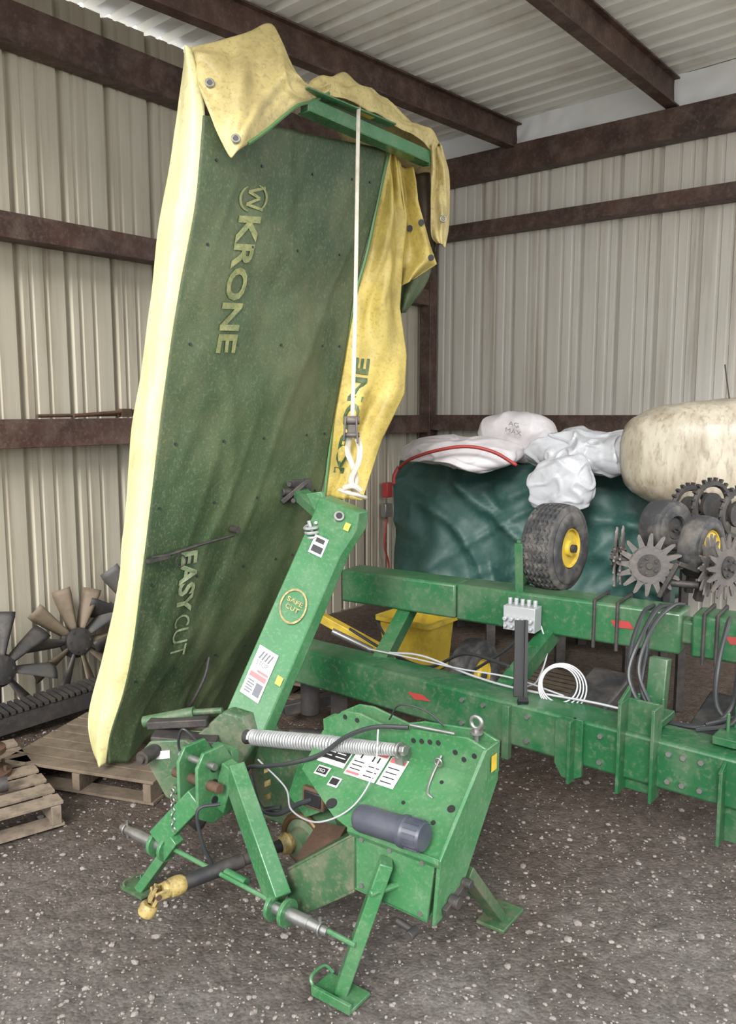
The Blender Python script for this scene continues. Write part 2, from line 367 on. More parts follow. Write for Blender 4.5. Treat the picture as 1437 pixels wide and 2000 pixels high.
# ============================================================ MOWER
mow=empty('disc_mower',M(0,.3,0),'green and yellow tractor disc mower folded upright on its parking stands','mower')
cov=empty('safety_cover',V((-.75,3.8,0)),parent=mow)
Lp=cat([(-.65,3.4,2.84),(-.69,3.4,2.5),(-.76,3.4,2.18),(-.82,3.4,1.86),(-.88,3.4,1.48),(-.935,3.4,1.12),(-1.0,3.4,.71),(-1.05,3.4,.49),(-1.12,3.4,.28),(-1.135,3.42,.15)])
Rp=cat([(.09,4.2,2.95),(.04,4.2,2.69),(-.06,4.2,2.3),(-.12,4.2,1.94),(-.19,4.2,1.56),(-.24,4.2,1.27),(-.32,4.2,1.03),(-.44,4.2,.67),(-.60,4.2,.37),(-.70,4.2,.14)])
PN=V((.73,-.68,0))
def surf(s,t,off=0):
    p=Lp(t).lerp(Rp(t),s)
    k=min(1,s*8)*min(1,(1-s)*8)
    q=V((s*1.1+t*.8,t*2.7,0))
    w=.028*nz(q,1.5,1)+.012*nz(q,4,2)+.003*nz(q,11,3)
    w+=.012*max(0,ridge(V((s*1.6-t*.9,t*1.1,0)),2.0,4)-.55)*2+.007*max(0,ridge(V((s*2.2+t*1.6,t*.8,0)),2.6,9)-.6)*2
    w+=.010*math.sin(s*22+t*5+3*nz((s,t*2,5),2))*max(0,t-.45)*1.8
    z_drop=-.03*max(0,t-.93)/.07*math.sin(s*17)
    return p+PN*(w*k+off+.02*math.sin(math.pi*s))+Z*z_drop*k
mb=MB(); mb.grid(lambda a,b:surf(a,b),80,170); mk(mb,'cover_panel',M_panel,cov,solid=.004,smooth=180,label='dark green fabric cover panel')
Lc=cat([(-.70,3.42,3.10),(-.655,3.4,2.92),(-.65,3.4,2.78),(-.69,3.4,2.5),(-.76,3.4,2.18),(-.82,3.4,1.86),(-.88,3.4,1.48),(-.935,3.4,1.12),(-1.0,3.4,.71),(-1.05,3.4,.49),(-1.12,3.4,.28),(-1.155,3.42,.145)])
Ac=cat([(-.73,3.55,3.13),(-.765,3.55,2.95),(-.79,3.55,2.82),(-.86,3.55,2.5),(-.93,3.55,2.03),(-1.01,3.55,1.58),(-1.07,3.55,1.13),(-1.085,3.55,.95),(-1.18,3.55,.60),(-1.25,3.55,.34),(-1.235,3.54,.19),(-1.185,3.50,.135)])
def cur(a,b):
    l=Lc(b); q=Ac(b)
    wrap=.30 if b<.8 else .30-.18*(b-.8)/.2
    c=cat([l+V((.004,.012,0)),l.lerp(q,.3)+V((-.01,-.035,0)),l.lerp(q,.75)+V((-.01,-.03,0)),q,q+V((.02,wrap,0))])
    p=c(a); g=V((a*.25,b*3,0)); e=min(1,a*4)
    return p+V((.35,-1,0))*(.014*nz(g,2.2,1)+.007*nz(g,6,3)+.014*max(0,ridge(V((a*1.3+b*1.4,b*1.2,0)),2.6,6)-.5)*2+.010*max(0,ridge(V((a*.8-b*2.4,b*1.5,0)),3.0,11)-.6)*2)*e+V((.010*nz((0,b*9,0),1.0),0,0))
mb=MB(); mb.grid(cur,46,240); mk(mb,'front_curtain',M_ystrip,cov,solid=.004,smooth=180,label='pale yellow vinyl curtain along the cover edge')
# top flap
U1=cat([(-.72,3.50,3.11),(-.66,3.5,3.14),(-.50,3.58,3.22),(-.41,3.62,3.275),(-.365,3.62,3.22),(-.31,3.62,3.10),(-.25,3.68,3.05),(-.17,3.82,3.10)])
W1=lerpc([(-.66,3.40,2.93),(-.60,3.38,2.78),(-.54,3.38,2.66),(-.42,3.48,2.80),(-.30,3.60,2.935),(-.17,3.76,3.05)])
def fl(a,b):
    p=U1(a).lerp(W1(a),b); m=math.sin(math.pi*b); e=min(1,b*3)
    d=.03*m+.035*nz((a*3,b*1.5,0),1.2,4)*e+.010*nz((a*6+b*3,b*4,0),1)*e+.045*max(0,ridge(V((a*2.0-b*.8,b*.7,0)),1.5,8)-.55)*m+.03*math.exp(-((a-.30-b*.05)/.05)**2)*m+.02*math.exp(-((a+b*.5-.85)/.05)**2)*e
    return p+V((.2,-1,.3)).normalized()*d
mb=MB(); mb.grid(fl,90,60); mk(mb,'top_flap',M_yflap,cov,solid=.004,smooth=180,label='dirty yellow vinyl flap with eyelets')
U2=cat([(-.73,3.55,3.13),(-.56,3.75,3.14),(-.38,3.85,3.16),(-.30,3.85,3.1),(-.17,3.86,3.07)])
mb=MB(); mb.grid(lambda a,b:U1(a).lerp(U2(a),b)+V((0,0,.02*math.sin(math.pi*b))),30,8); mk(mb,'top_flap',M_yflap,cov,solid=.004,smooth=180)
mb=MB(); mb.tube([fl(.42+.58*i/20,1)+V((0,-.004,0)) for i in range(21)],.008,6); mk(mb,'hem',M_panel_hem,cov,label='green hem welt')
for a,b in ((.12,.62),(.33,.90)):
    p=fl(a,b)+V((0,-.010,0)); mb=MB(); mb.torus(p,V((.2,-1,.2)),.014,.005); mb.cur=1; mb.cyl(p+V((0,.002,0)),p+V((0,-.002,0)),.011,n=14); mk(mb,'eyelet',[M_steel,M_ink],cov)
mb=MB(); mb.beam((-.27,3.66,2.965),(.30,4.37,2.955),.045,.075); mb.beam((-.28,3.62,3.015),(.10,4.08,3.02),.09,.008); mb.beam((-.27,3.63,2.93),(.29,4.34,2.92),.07,.006)
mk(mb,'top_bar',G_mow,mow,bevel=.004)
mb=MB(); mb.beam((-.20,3.69,3.02),(-.10,3.815,3.02),.03,.012); mk(mb,'bar_stripe',M_yel,mow)
mb=MB(); mb.beam((-.07,3.85,3.02),(.02,3.965,3.02),.03,.012); mk(mb,'bar_stripe',M_yel,mow)
# drapes
T1=cat([(-.24,3.78,3.08),(-.17,3.86,3.15),(-.105,3.90,3.19),(-.03,4.0,3.165),(.03,4.05,3.165),(.127,4.2,3.14),(.25,4.35,3.10),(.33,4.42,3.09),(.385,4.48,3.03)])
T2=cat([(-.26,3.64,3.03),(-.17,3.76,3.045),(-.05,3.90,3.05),(.06,4.05,3.05),(.15,4.16,3.035),(.24,4.24,3.02),(.33,4.38,2.98)])
def dr(a,b): 
    p=T1(a).lerp(T2(a),b); return p+V((.1,-.4,.6))*(.03*math.sin(math.pi*b)*(1+1.5*nz((a*6,b,0),1))+.012*nz((a*10,b*4,0),1)+.02*max(0,ridge(V((a*3+b,b,0)),1.6,2)-.5))
mb=MB(); mb.grid(dr,80,20); mk(mb,'cover_drape',M_yflap,cov,solid=.004,smooth=180)
T3=cat([(-.1,4.2,2.95),(.05,4.35,2.98),(.2,4.5,2.95),(.38,4.62,2.9)])
mb=MB(); mb.grid(lambda a,b:T1(a).lerp(T3(a),b),30,6); mk(mb,'cover_drape',M_yflap,cov,solid=.004,smooth=180)
E1=cat([(.315,4.36,3.01),(.32,4.40,2.9),(.325,4.43,2.75),(.33,4.43,2.60),(.36,4.43,2.55)])
E2=cat([(.385,4.48,3.04),(.42,4.47,2.93),(.43,4.47,2.78),(.425,4.47,2.64),(.405,4.45,2.53)])
mb=MB(); mb.grid(lambda a,b:E1(b).lerp(E2(b),a)+V((0,-1,0))*(.035*math.sin(math.pi*a)+.04*nz((a*3,b*3,0),1.3)+.018*math.sin(a*9+b*4)),30,60); mk(mb,'cover_drape',M_yflap,cov,solid=.004,smooth=180)
p=V((.385,4.37,2.66)); mb=MB(); mb.torus(p,V((.2,-1,0)),.014,.005); mk(mb,'eyelet',M_steel,cov)
# dark sheet put in for the shade inside the folded drape
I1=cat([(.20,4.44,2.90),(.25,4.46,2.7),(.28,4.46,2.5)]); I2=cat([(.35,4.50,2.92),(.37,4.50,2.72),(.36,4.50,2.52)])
mb=MB(); mb.grid(lambda a,b:I1(b).lerp(I2(b),a)+V((0,.02*math.sin(a*7+b*3),0)),14,20); mk(mb,'inner_fold_sheet',M_shade,cov,solid=.004,smooth=180)
# rear flap
F1=cat([(.10,4.22,2.95),(.04,4.22,2.69),(-.01,4.22,2.46),(-.07,4.22,2.25),(-.12,4.22,2.0),(-.17,4.22,1.75),(-.20,4.22,1.5),(-.23,4.22,1.24)])
F2=lerpc([(.13,4.26,2.96),(.20,4.32,2.66),(.18,4.34,2.46),(.165,4.34,2.21),(.20,4.32,1.97),(.19,4.30,1.77),(.07,4.26,1.53),(-.03,4.22,1.22)])
def rf(a,b,off=0):
    p=F1(b).lerp(F2(b),a); m=math.sin(math.pi*a)
    return p+V((.3,-1,0)).normalized()*(.05*m*math.sin(math.pi*b)+.05*nz((a*2.5+b*3,b*2,0),1.5)*m+.028*math.sin(a*9-b*9)*m+.03*max(0,ridge(V((a*1.5-b*2,b*.8,0)),1.7,5)-.5)*m+off)
mb=MB(); mb.grid(rf,50,120); mk(mb,'rear_flap',M_yrear,cov,solid=.004,smooth=180,label='yellow vinyl flap hanging along the rear edge')
mb=MB(); mb.text('KRONE',lambda x,y:rf(.36-y+.10*x,.925-x,.008),0,0,.34,.22,bold=.03); mk(mb,'lettering',M_dg,cov,label='green block lettering',smooth=0)
mb=MB(); mb.tube([F1(i/30)+V((.004,-.012,0)) for i in range(31)],.009,6,seg=50); mk(mb,'hem',M_panel_hem,cov)
H1=cat([(.12,4.30,2.93),(.17,4.33,2.7),(.19,4.36,2.5),(.17,4.36,2.32)])
H2=lerpc([(.22,4.34,2.90),(.245,4.38,2.75),(.29,4.38,2.62),(.37,4.38,2.44),(.24,4.36,2.36)])
def hf(a,b): return H1(b).lerp(H2(b),a)+V((.3,-1,0))*(.035*math.sin(a*7+b*5)+.010*nz((a*5,b*5,0),1))
mb=MB(); mb.grid(hf,30,50); mk(mb,'cover_drape',M_yrear,cov,solid=.004,smooth=180)
for a,b in ((.75,.45),(.72,.74),(.35,.5)):
    p=hf(a,b)+V((.0,-.01,0)); mb=MB(); mb.cyl(p,p+V((.002,-.006,0)),.016,n=10); mk(mb,'eyelet',M_ink,cov)
H3=cat([(.13,4.40,2.6),(.15,4.42,2.4),(.15,4.42,2.18)]);H4=cat([(.35,4.44,2.5),(.31,4.44,2.35),(.20,4.44,2.20)])
mb=MB(); mb.grid(lambda a,b:H3(b).lerp(H4(b),a)+V((0,.02*math.sin(a*8),0)),12,14); mk(mb,'inner_fold_sheet',M_panel,cov,solid=.004,smooth=180)
def pt(x,y): return surf(.20+y/1.08-.02*x, .135+x/2.78,.007)
mb=MB(); mb.text('KRONE',pt,0,0,.58,.112,bold=.03); 
mk(mb,'lettering',M_txt,cov,label='faded yellow block lettering reading down the panel',smooth=0)
mb=MB()
def arc(cx,cy,rx,ry,a0,a1,n=16): return [(cx+rx*math.cos(math.radians(a0+(a1-a0)*i/n)),cy+ry*math.sin(math.radians(a0+(a1-a0)*i/n))) for i in range(n+1)]
ex,ey=-.075,.058
mb.stroke(pt,arc(ex,ey,.056,.066,35,165),.0065); mb.stroke(pt,arc(ex,ey,.056,.066,215,345),.0065)
mb.stroke(pt,[(ex-.048,ey+.052),(ex-.026,ey-.030)],.006,False); mb.stroke(pt,[(ex-.026,ey-.030),(ex+.0,ey+.030)],.006,False); mb.stroke(pt,[(ex+.0,ey+.030),(ex+.026,ey-.030)],.006,False); mb.stroke(pt,[(ex+.026,ey-.030),(ex+.048,ey+.052)],.006,False)
mk(mb,'emblem',M_txt,cov,smooth=0,label='faded open crown emblem')
def pe(x,y): return surf(.18+y/1.08+.09*x,.657+x/2.78,.008)
mb=MB(); mb.text('EASY',pe,0,0,.28,.10,bold=.035); mb.text('CUT',pe,.29,0,.20,.10,bold=-.004); mk(mb,'lettering',M_txtw,cov,label='pale product lettering reading down the panel',smooth=0)
mb=MB()
for s in (.06,.30,.55,.80,.94):
    for t in (.06,.18,.33,.48,.58,.70,.86):
        s2=s+.02*math.sin(t*40+s*9); p=surf(s2,t,.003); mb.cyl(p,p+PN*.005,.006,n=8)
mk(mb,'rivet',M_ink,cov,kind='stuff') 
mb=MB(); mb.tube([surf(.02,.655,.03),surf(.10,.655,.035),surf(.24,.648,.03),surf(.44,.64,.035)],.007,8); mb.beam(surf(.0,.66,.03),surf(.10,.657,.035),.03,.014); mb.cyl(surf(.44,.63,.01),surf(.44,.63,.06),.016,n=12)
mb.torus(surf(.17,.668,.03),PN,.025,.003); mk(mb,'latch_handle',M_dark,cov)
mb=MB(); mb.tube([surf(.52,.86,.01),surf(.50,.89,.05),surf(.48,.93,.05),surf(.5,.95,.01)],.008,8); mk(mb,'grab_handle',M_dark,cov)
mb=MB(); mb.beam((-1.02,4.02,.26),(-.42,4.12,2.78),.28,.09,up=PN); mk(mb,'cutter_bar',G_mowd,mow,bevel=.01)
mb=MB()
for t in (.1,.25,.4,.55,.7,.85):
    c=V((-1.02,4.02,.26)).lerp(V((-.42,4.12,2.78)),t)-PN*.045; mb.cyl(c,c-PN*.05,.13,.11,n=28)
mk(mb,'cutter_disc',M_dark,mow,kind='stuff')
mb=MB(); mb.box((-.36,4.06,1.29),V((.11,.08,0)),V((-.05,.07,0)),V((0,0,.11))); mb.cyl((-.42,3.96,1.29),(-.31,4.05,1.29),.022); mb.beam((-.42,3.96,1.24),(-.30,3.99,1.34),.025,.025); mb.cyl((-.38,3.97,1.33),(-.38,3.93,1.33),.014,n=8); mb.cyl((-.36,3.97,1.25),(-.36,3.93,1.25),.014,n=8); mk(mb,'carrier_bracket',M_dark,mow,bevel=.004)
mb=MB(); mb.beam((-.34,4.02,1.28),(-.16,3.60,1.20),.08,.05); mb.prism([V((-.27,3.52,1.33)),V((-.20,3.5,1.34)),V((-.16,3.5,1.20)),V((-.22,3.5,1.23))],BX*.02); mk(mb,'carrier_link',G_mow,mow,bevel=.004)
# ---- lift arm
BL,BR,TR,TL=V((-.545,3.0,.545)),V((-.405,2.97,.455)),V((-.04,3.46,1.255)),V((-.21,3.5,1.32))
arm=empty('lift_arm',BL,parent=mow)
ext=BX*.075
mb=MB(); mb.prism([BL,BR,V((-.12,3.37,1.08)),V((-.05,3.45,1.18)),TR,TL,V((-.235,3.46,1.25))],ext); mk(mb,'arm_beam',G_mow,arm,bevel=.006)
an=(BR-BL).cross(TL-BL).normalized()
if an.y>0: an=-an
def AR(x,y,off=.004):
    return BL.lerp(BR,x).lerp(TL.lerp(TR,x),y)+an*off
mb=MB(); mb.prism([V((-.66,2.93,.47)),V((-.55,2.97,.565)),V((-.47,2.97,.54)),V((-.42,2.95,.45)),V((-.49,2.93,.33)),V((-.62,2.92,.33))],BX*.14); mk(mb,'arm_knuckle',G_mowd,arm,bevel=.01)
mb=MB(); p=AR(.62,.945); mb.cyl(p+an*.012,p-an*.12,.022,n=18); mb.cur=1; mb.cyl(p+an*.014,p+an*.011,.014,n=14); mk(mb,'pivot_pin',[M_steel,M_ink],arm)
mb=MB(); mb.helix((-.245,3.42,1.21),(-.225,3.42,1.13),.026,.007,4); mb.cyl((-.25,3.42,1.225),(-.22,3.42,1.115),.008); mk(mb,'small_spring',M_spring,arm)
A2=lambda x,y:AR(x,y,.006)
mb=MB(); mb.rect(AR,.12,.10,.62,.30); mb.cur=1
mb.rect(A2,.16,.175,.58,.195); mb.rect(A2,.30,.20,.58,.21); mb.cur=2
for k in range(5): mb.rect(A2,.18,.115+k*.011,.34+.03*(k%2),.120+k*.011)
mb.text('STOP',A2,.2,.225,.3,.02); mb.rect(A2,.40,.115,.57,.165)
for k in range(4): mb.beam(A2(.22+k*.08,.25),A2(.28+k*.08,.285),.006,.001,up=an)
mk(mb,'decal',[M_white,M_pink,M_greyink],arm,label='white and red warning decal',smooth=0)
mb=MB(); mb.rect(AR,.28,.745,.62,.83); mb.cur=1; mb.rect(A2,.32,.755,.58,.785); mb.rect(A2,.34,.80,.55,.82); mk(mb,'decal',[M_white,M_ink],arm,smooth=0)
mb=MB()
n=40
for i in range(n):
    q=[]
    for k,rr in ((i,.88),(i+1,.88),(i+1,1.),(i,1.)):
        a=2*math.pi*k/n; q.append(A2(.47+.32*rr*math.cos(a),.505+.075*rr*math.sin(a)))
    mb.add(q,[(0,1,2,3)])
mb.text('SAFE',A2,.27,.515,.4,.020,bold=.02); mb.text('CUT',A2,.30,.485,.34,.020,bold=.02); mk(mb,'decal',[M_yoke],arm,label='yellow oval emblem decal',smooth=0)
mb=MB(); mb.rect(AR,.78,.20,.93,.235); mk(mb,'decal',M_yel,arm,smooth=0)
mb=MB(); mb.rect(AR,.82,.90,.95,.935); mk(mb,'decal',M_yel,arm,smooth=0)
# pivot linkage at the inner end of the cutter bar
for k in (0,.11):
    mb=MB(); mb.prism([p+BX*k for p in [V((-.83,2.87,.45)),V((-.80,2.87,.485)),V((-.67,2.87,.49)),V((-.56,2.85,.42)),V((-.55,2.83,.27)),V((-.615,2.83,.22)),V((-.745,2.85,.28)),V((-.80,2.87,.38))]],BX*.02)
    mk(mb,'pivot_plate',G_mowd,mow,bevel=.004)
mb=MB(); mb.cyl((-.81,2.80,.45),(-.74,2.98,.45),.026,n=20); mb.cyl((-.815,2.79,.45),(-.81,2.80,.45),.015,n=12); mk(mb,'pivot_pin',M_dark,mow)
mb=MB(); mb.cyl((-.66,2.80,.42),(-.60,2.98,.42),.020,n=20); mk(mb,'pivot_pin',M_dark,mow)
mb=MB(); mb.beam((-.83,2.98,.51),(-.60,2.96,.53),.06,.03); mb.beam((-.80,2.93,.49),(-.56,2.93,.47),.10,.016); mk(mb,'linkage_bar',M_dark,mow,bevel=.004)
mb=MB(); mb.cyl((-.86,3.02,.50),(-.66,2.99,.55),.022,n=16); mb.cyl((-.66,2.99,.55),(-.55,2.97,.565),.012,n=12); mk(mb,'hydraulic_cylinder',G_mowd,mow)
mb=MB(); mb.prism([V((-.74,2.835,.36)),V((-.66,2.83,.40)),V((-.60,2.82,.36)),V((-.63,2.82,.27)),V((-.71,2.83,.29))],-BX*.014); mb.cyl((-.70,2.80,.33),(-.69,2.84,.33),.016,n=12); mb.cyl((-.64,2.79,.31),(-.63,2.83,.31),.012,n=12); mk(mb,'link_plate',G_mowd,mow,bevel=.003)
mb=MB(); mb.beam((-.70,2.84,.25),(-.60,2.80,.19),.04,.03); mb.cyl((-.71,2.81,.24),(-.69,2.88,.24),.018,n=12); mk(mb,'lower_link',M_dark,mow,bevel=.003)
mb=MB(); mb.prism([V((-.775,2.862,.42)),V((-.725,2.862,.425)),V((-.725,2.862,.455)),V((-.775,2.862,.45))],V((0,-.002,0))); mk(mb,'decal',M_white,mow,smooth=0)
mb=MB(); mb.tube([(-.60,2.80,.50),(-.66,2.80,.56),(-.68,2.82,.48),(-.62,2.80,.44),(-.56,2.78,.40)],.005,8); mk(mb,'hose',M_hose,mow)
# ---- headstock
for u in (-.245,-.155):
    mb=MB(); mb.prism([M(u,.0,.36),M(u,.0,.53),M(u,.03,.575),M(u,.12,.575),M(u,.17,.50),M(u,.17,.33),M(u,.06,.32)],AX*.014); mk(mb,'top_link_bracket',G_mow,mow,bevel=.003)
mb=MB(); mb.cyl(M(-.28,.05,.53),M(-.11,.05,.53),.012,n=14); mk(mb,'hitch_pin',M_steel,mow)
mb=MB(); mb.beam(M(-.24,.17,.44),M(-.14,.17,.44),.03,.2); mk(mb,'bracket_web',G_mow,mow)
mb=MB()
for z in (.40,.46,.51): 
    mb.cyl(M(-.1405,.07,z),M(-.1375,.07,z),.013,n=14)
mk(mb,'bracket_hole',M_ink,mow,kind='stuff')
mb=MB(); mb.cyl(M(-.31,.05,.46),M(-.09,.05,.46),.017,n=16); mk(mb,'hitch_pin',M_rust,mow)
mb=MB()
for k in range(9): mb.torus(M(-.255,-.01,.43-.017*k),(AX if k%2 else BX),.008,.0025,n=10,k=5)
mk(mb,'chain',M_steel,mow)
mb=MB(); mb.beam(M(-.17,.03,.42),M(-.34,.0,.235),.05,.072); mk(mb,'frame_leg',G_mow,mow,bevel=.004)
mb=MB(); mb.beam(M(-.10,.12,.50),M(.20,.01,.20),.055,.092); mb.beam(M(-.145,.11,.36),M(-.09,.11,.52),.05,.06); mk(mb,'frame_leg',G_mow,mow,bevel=.004)
for u,z,s in ((-.345,.205,-1),(.20,.18,1)):
    mb=MB()
    for k in (-.02,.035): mb.cyl(M(u+k,0,z),M(u+k+.014,0,z),.043,n=24)
    mk(mb,'hitch_ear',G_mow,mow,bevel=.002)
    mb=MB(); mb.cyl(M(u-.03*s,0,z),M(u+.13*s,-.0,z-.0),.020,n=18); mb.cyl(M(u+.13*s,0,z),M(u+.20*s,0,z-.0),.017,.014,n=18); mb.cyl(M(u+.17*s,0,z-.03),M(u+.17*s,0,z+.035),.005,n=8); mb.torus(M(u+.175*s,0,z+.0),AX,.02,.003); mk(mb,'hitch_pin',M_steel,mow,label='bright steel lower hitch pin')
# stands
mb=MB(); mb.beam(M(-.25,.0,.26),M(-.44,-.01,.012),.04,.035); mk(mb,'stand_leg',G_mow,mow,bevel=.003)
mb=MB(); mb.box(M(-.45,-.01,.010),AX*.11,BX*.07,Z*.012); mb.tube([M(-.49,-.04,.014),M(-.505,-.03,.025),M(-.50,.03,.025),M(-.49,.03,.014)],.004,6); mk(mb,'stand_foot',G_mowd,mow)
mb=MB(); mb.beam(M(.555,.075,.42),M(.445,.0,.012),.052,.040); mb.cyl(M(.535,.02,.34),M(.58,.12,.34),.01,n=10); mk(mb,'stand_leg',G_mow,mow,bevel=.004)
mb=MB(); mb.box(M(.445,.0,.010),AX*.15,BX*.09,Z*.012); mb.tube([M(.38,-.04,.014),M(.36,-.03,.040),M(.36,.03,.040),M(.38,.05,.014)],.006,6); mb.beam(M(.38,-.05,.02),M(.52,-.05,.02),.012,.03); mk(mb,'stand_foot',G_mow,mow,bevel=.002)
mb=MB(); mb.beam(M(.66,.34,.30),M(.655,.58,.02),.05,.035); mb.beam(M(.58,.40,.22),M(.65,.57,.05),.035,.025); mk(mb,'stand_leg',G_mowd,mow,bevel=.003)
mb=MB(); mb.box(M(.655,.60,.010),AX*.10,BX*.15,Z*.012); mk(mb,'stand_foot',G_mowd,mow,bevel=.002)
mb=MB(); mb.cyl(M(-.29,.0,.215),M(.50,.0,.18),.008,n=10); mb.cyl(M(-.05,.02,.20),M(.05,.02,.195),.017,n=12); mk(mb,'cross_rod',G_mow,mow)
mb=MB(); mb.tube([M(-.06,.02,.43),M(-.10,-.04,.42),M(-.09,-.03,.30),M(-.08,.0,.22),M(-.12,.02,.19)],.006,8); mk(mb,'hose',M_hose,mow)
# lower channel and housing
mb=MB(); 
mb.prism([M(.17,.08,.25),M(.42,.10,.44),M(.42,.10,.27),M(.24,.08,.13),M(.19,.06,.14)],BX*.012)
mb.prism([M(.17,.08,.25),M(.42,.10,.44),M(.42,.34,.42),M(.17,.34,.24)],Z*.010)
mb.prism([M(.24,.08,.13),M(.42,.10,.26),M(.42,.34,.26),M(.24,.34,.13)],Z*.010)
mk(mb,'lower_channel',G_mowd,mow,bevel=.002)
mb=MB(); mb.prism([M(.42,.10,.275),M(.675,.10,.262),M(.70,.10,.46),M(.42,.10,.46)],BX*.012); mb.prism([M(.42,.10,.275),M(.432,.10,.275),M(.432,.10,.45),M(.42,.10,.45)],BX*.2); mb.prism([M(.42,.10,.27),M(.675,.10,.262),M(.675,.26,.275),M(.42,.30,.285)],Z*.012); mk(mb,'gear_housing',G_mow,mow,bevel=.003)
PLn=(-.15*BX+.25*Z).normalized()
def PL(u,w,off=.0): return M(u,.10+.25*w,.46+.15*w)+PLn*off
mb=MB(); mb.prism([PL(.10,1),PL(.12,.45),PL(.33,.06),PL(.42,-.02),PL(.71,-.02),PL(.72,1)],-PLn*.012)
mk(mb,'guard_plate',G_mow,mow,bevel=.002,label='glossy green guard plate with stickers')
mb=MB(); mb.prism([PL(.40,-.04,.0),PL(.715,-.04,.0),PL(.715,.0,.012),PL(.40,.0,.012)],-PLn*.02); mk(mb,'plate_flange',G_mow,mow,bevel=.002)
mb=MB()
for u,w,r in ((.30,.18,.018),(.67,.55,.012),(.345,.95,.010),(.52,.45,.006),(.64,.35,.007),(.60,.80,.006)):
    mb.cyl(PL(u,w,.001),PL(u,w,.003),r,n=18)
mk(mb,'plate_hole',M_ink,mow,kind='stuff')
mb=MB()
for u,z in ((.45,.44),(.55,.44),(.66,.44),(.45,.295),(.655,.285)): mb.cyl(M(u,.10,z),M(u,.094,z),.008,n=6)
mk(mb,'bolt',M_steel,mow,kind='stuff')
D1=lambda x,y:PL(x+.01,y,.003); D2=lambda x,y:PL(x+.01,y,.005); D3=lambda x,y:PL(x+.01,y,.007)
mb=MB(); mb.rect(D1,.145,.60,.255,.95); mb.cur=1; mb.rect(D2,.150,.66,.251,.94); mb.cur=0
for k in range(4): mb.rect(D3,.156,.70+k*.05,.19+.008*(k%3),.712+k*.05); mb.rect(D3,.205,.70+k*.05,.245-.006*(k%2),.712+k*.05)
mk(mb,'decal',[M_white,M_ink],mow,label='black and white instruction sticker',smooth=0)
mb=MB(); mb.rect(D1,.265,.55,.385,.97); mb.cur=1; mb.rect(D2,.270,.87,.380,.95); mb.rect(D2,.270,.57,.32,.60); mb.cur=0; mb.text('DANGER',D3,.285,.89,.08,.04,bold=.02); mb.cur=2
for k in range(3): mb.rect(D2,.275,.63+k*.05,.315,.642+k*.05); mb.rect(D2,.335,.59+k*.06,.375,.602+k*.06)
for x in(.29,.335,.355): mb.rect(D2,x,.78,x+.005,.85)
mk(mb,'decal',[M_white,M_pink,M_ink],mow,label='white warning sticker with a red header',smooth=0)
mb=MB(); mb.rect(D1,.392,.55,.455,.92); mb.cur=1; mb.rect(D2,.395,.84,.452,.90); mb.cur=2
for k in range(4): mb.rect(D2,.40,.59+k*.06,.442,.602+k*.06)
mk(mb,'decal',[M_white,M_pink,M_ink],mow,smooth=0)
mb=MB(); mb.rect(D1,.165,.44,.215,.56); mb.cur=1; mb.rect(D2,.17,.46,.21,.54);mb.cur=0; mb.text('ISO',D3,.177,.475,.026,.04);  mk(mb,'decal',[M_white,M_ink],mow,smooth=0)
mb=MB(); mb.rect(D1,.235,.36,.275,.48); mb.cur=1; mb.rect(D2,.24,.38,.27,.46); mk(mb,'decal',[M_white,M_ink],mow,smooth=0)
mb=MB(); mb.beam(M(.10,.385,.605),M(.71,.385,.650),.065,.085); mk(mb,'upper_channel',G_mow,mow,bevel=.003)
for v in (.345,.42):
    mb=MB(); mb.prism([M(.12,v,.60),M(.12,v,.655),M(.20,v,.70),M(.26,v,.705),M(.40,v,.68),M(.46,v,.70),M(.66,v,.72),M(.725,v,.70),M(.725,v,.60),M(.40,v,.59)],BX*.01); mk(mb,'channel_cheek',G_mow,mow,bevel=.003)
mb=MB()
for u,z in ((.47,.665),(.50,.67),(.53,.675),(.56,.68),(.62,.665),(.65,.65),(.685,.67),(.20,.68),(.25,.68)): mb.cyl(M(u,.344,z),M(u,.342,z),.008,n=12)
mk(mb,'channel_hole',M_ink,mow,kind='stuff')
mb=MB(); mb.prism([M(.690,.10,.262),M(.705,.10,.46),M(.715,.34,.70),M(.715,.43,.70),M(.715,.42,.58),M(.695,.22,.28)],AX*.012); mk(mb,'end_plate',G_mow,mow,bevel=.003)
mb=MB(); mb.torus(M(.665,.39,.755),BX,.018,.006); mb.cyl(M(.665,.39,.69),M(.665,.39,.735),.008); mb.cyl(M(.665,.39,.72),M(.665,.39,.727),.02); mk(mb,'lifting_eye',M_steel,mow)
mb=MB(); mb.rect(lambda x,y:M(x,.332,y),.695,.60,.712,.64); mk(mb,'decal',M_yel,mow,smooth=0)
mb=MB(); mb.rect(lambda x,y:M(.7285,x,y),.37,.62,.405,.67); mk(mb,'decal',M_yel,mow,smooth=0)
mb=MB(); mb.tube([M(.58,.33,.65),M(.565,.30,.59),M(.575,.26,.56),M(.60,.25,.55)],.004,6); mb.torus(M(.575,.32,.63),BX,.012,.003); mk(mb,'chain',M_steel,mow)
mb=MB(); mb.cyl(M(.46,.34,.715),M(.62,.34,.725),.005,n=8); mk(mb,'linch_pin',M_steel,mow)
mb=MB(); mb.cyl(M(.71,.17,.31),M(.74,.17,.31),.018,n=18);  mk(mb,'side_fitting',M_dark,mow,bevel=.002)
mb=MB(); mb.cyl(M(.71,.24,.33),M(.74,.24,.33),.014,n=18);  mk(mb,'side_fitting',M_dark,mow,bevel=.002)
mb=MB(); mb.beam(M(.715,.13,.29),M(.715,.26,.32),.016,.03); mk(mb,'side_bar',M_dark,mow,bevel=.002)
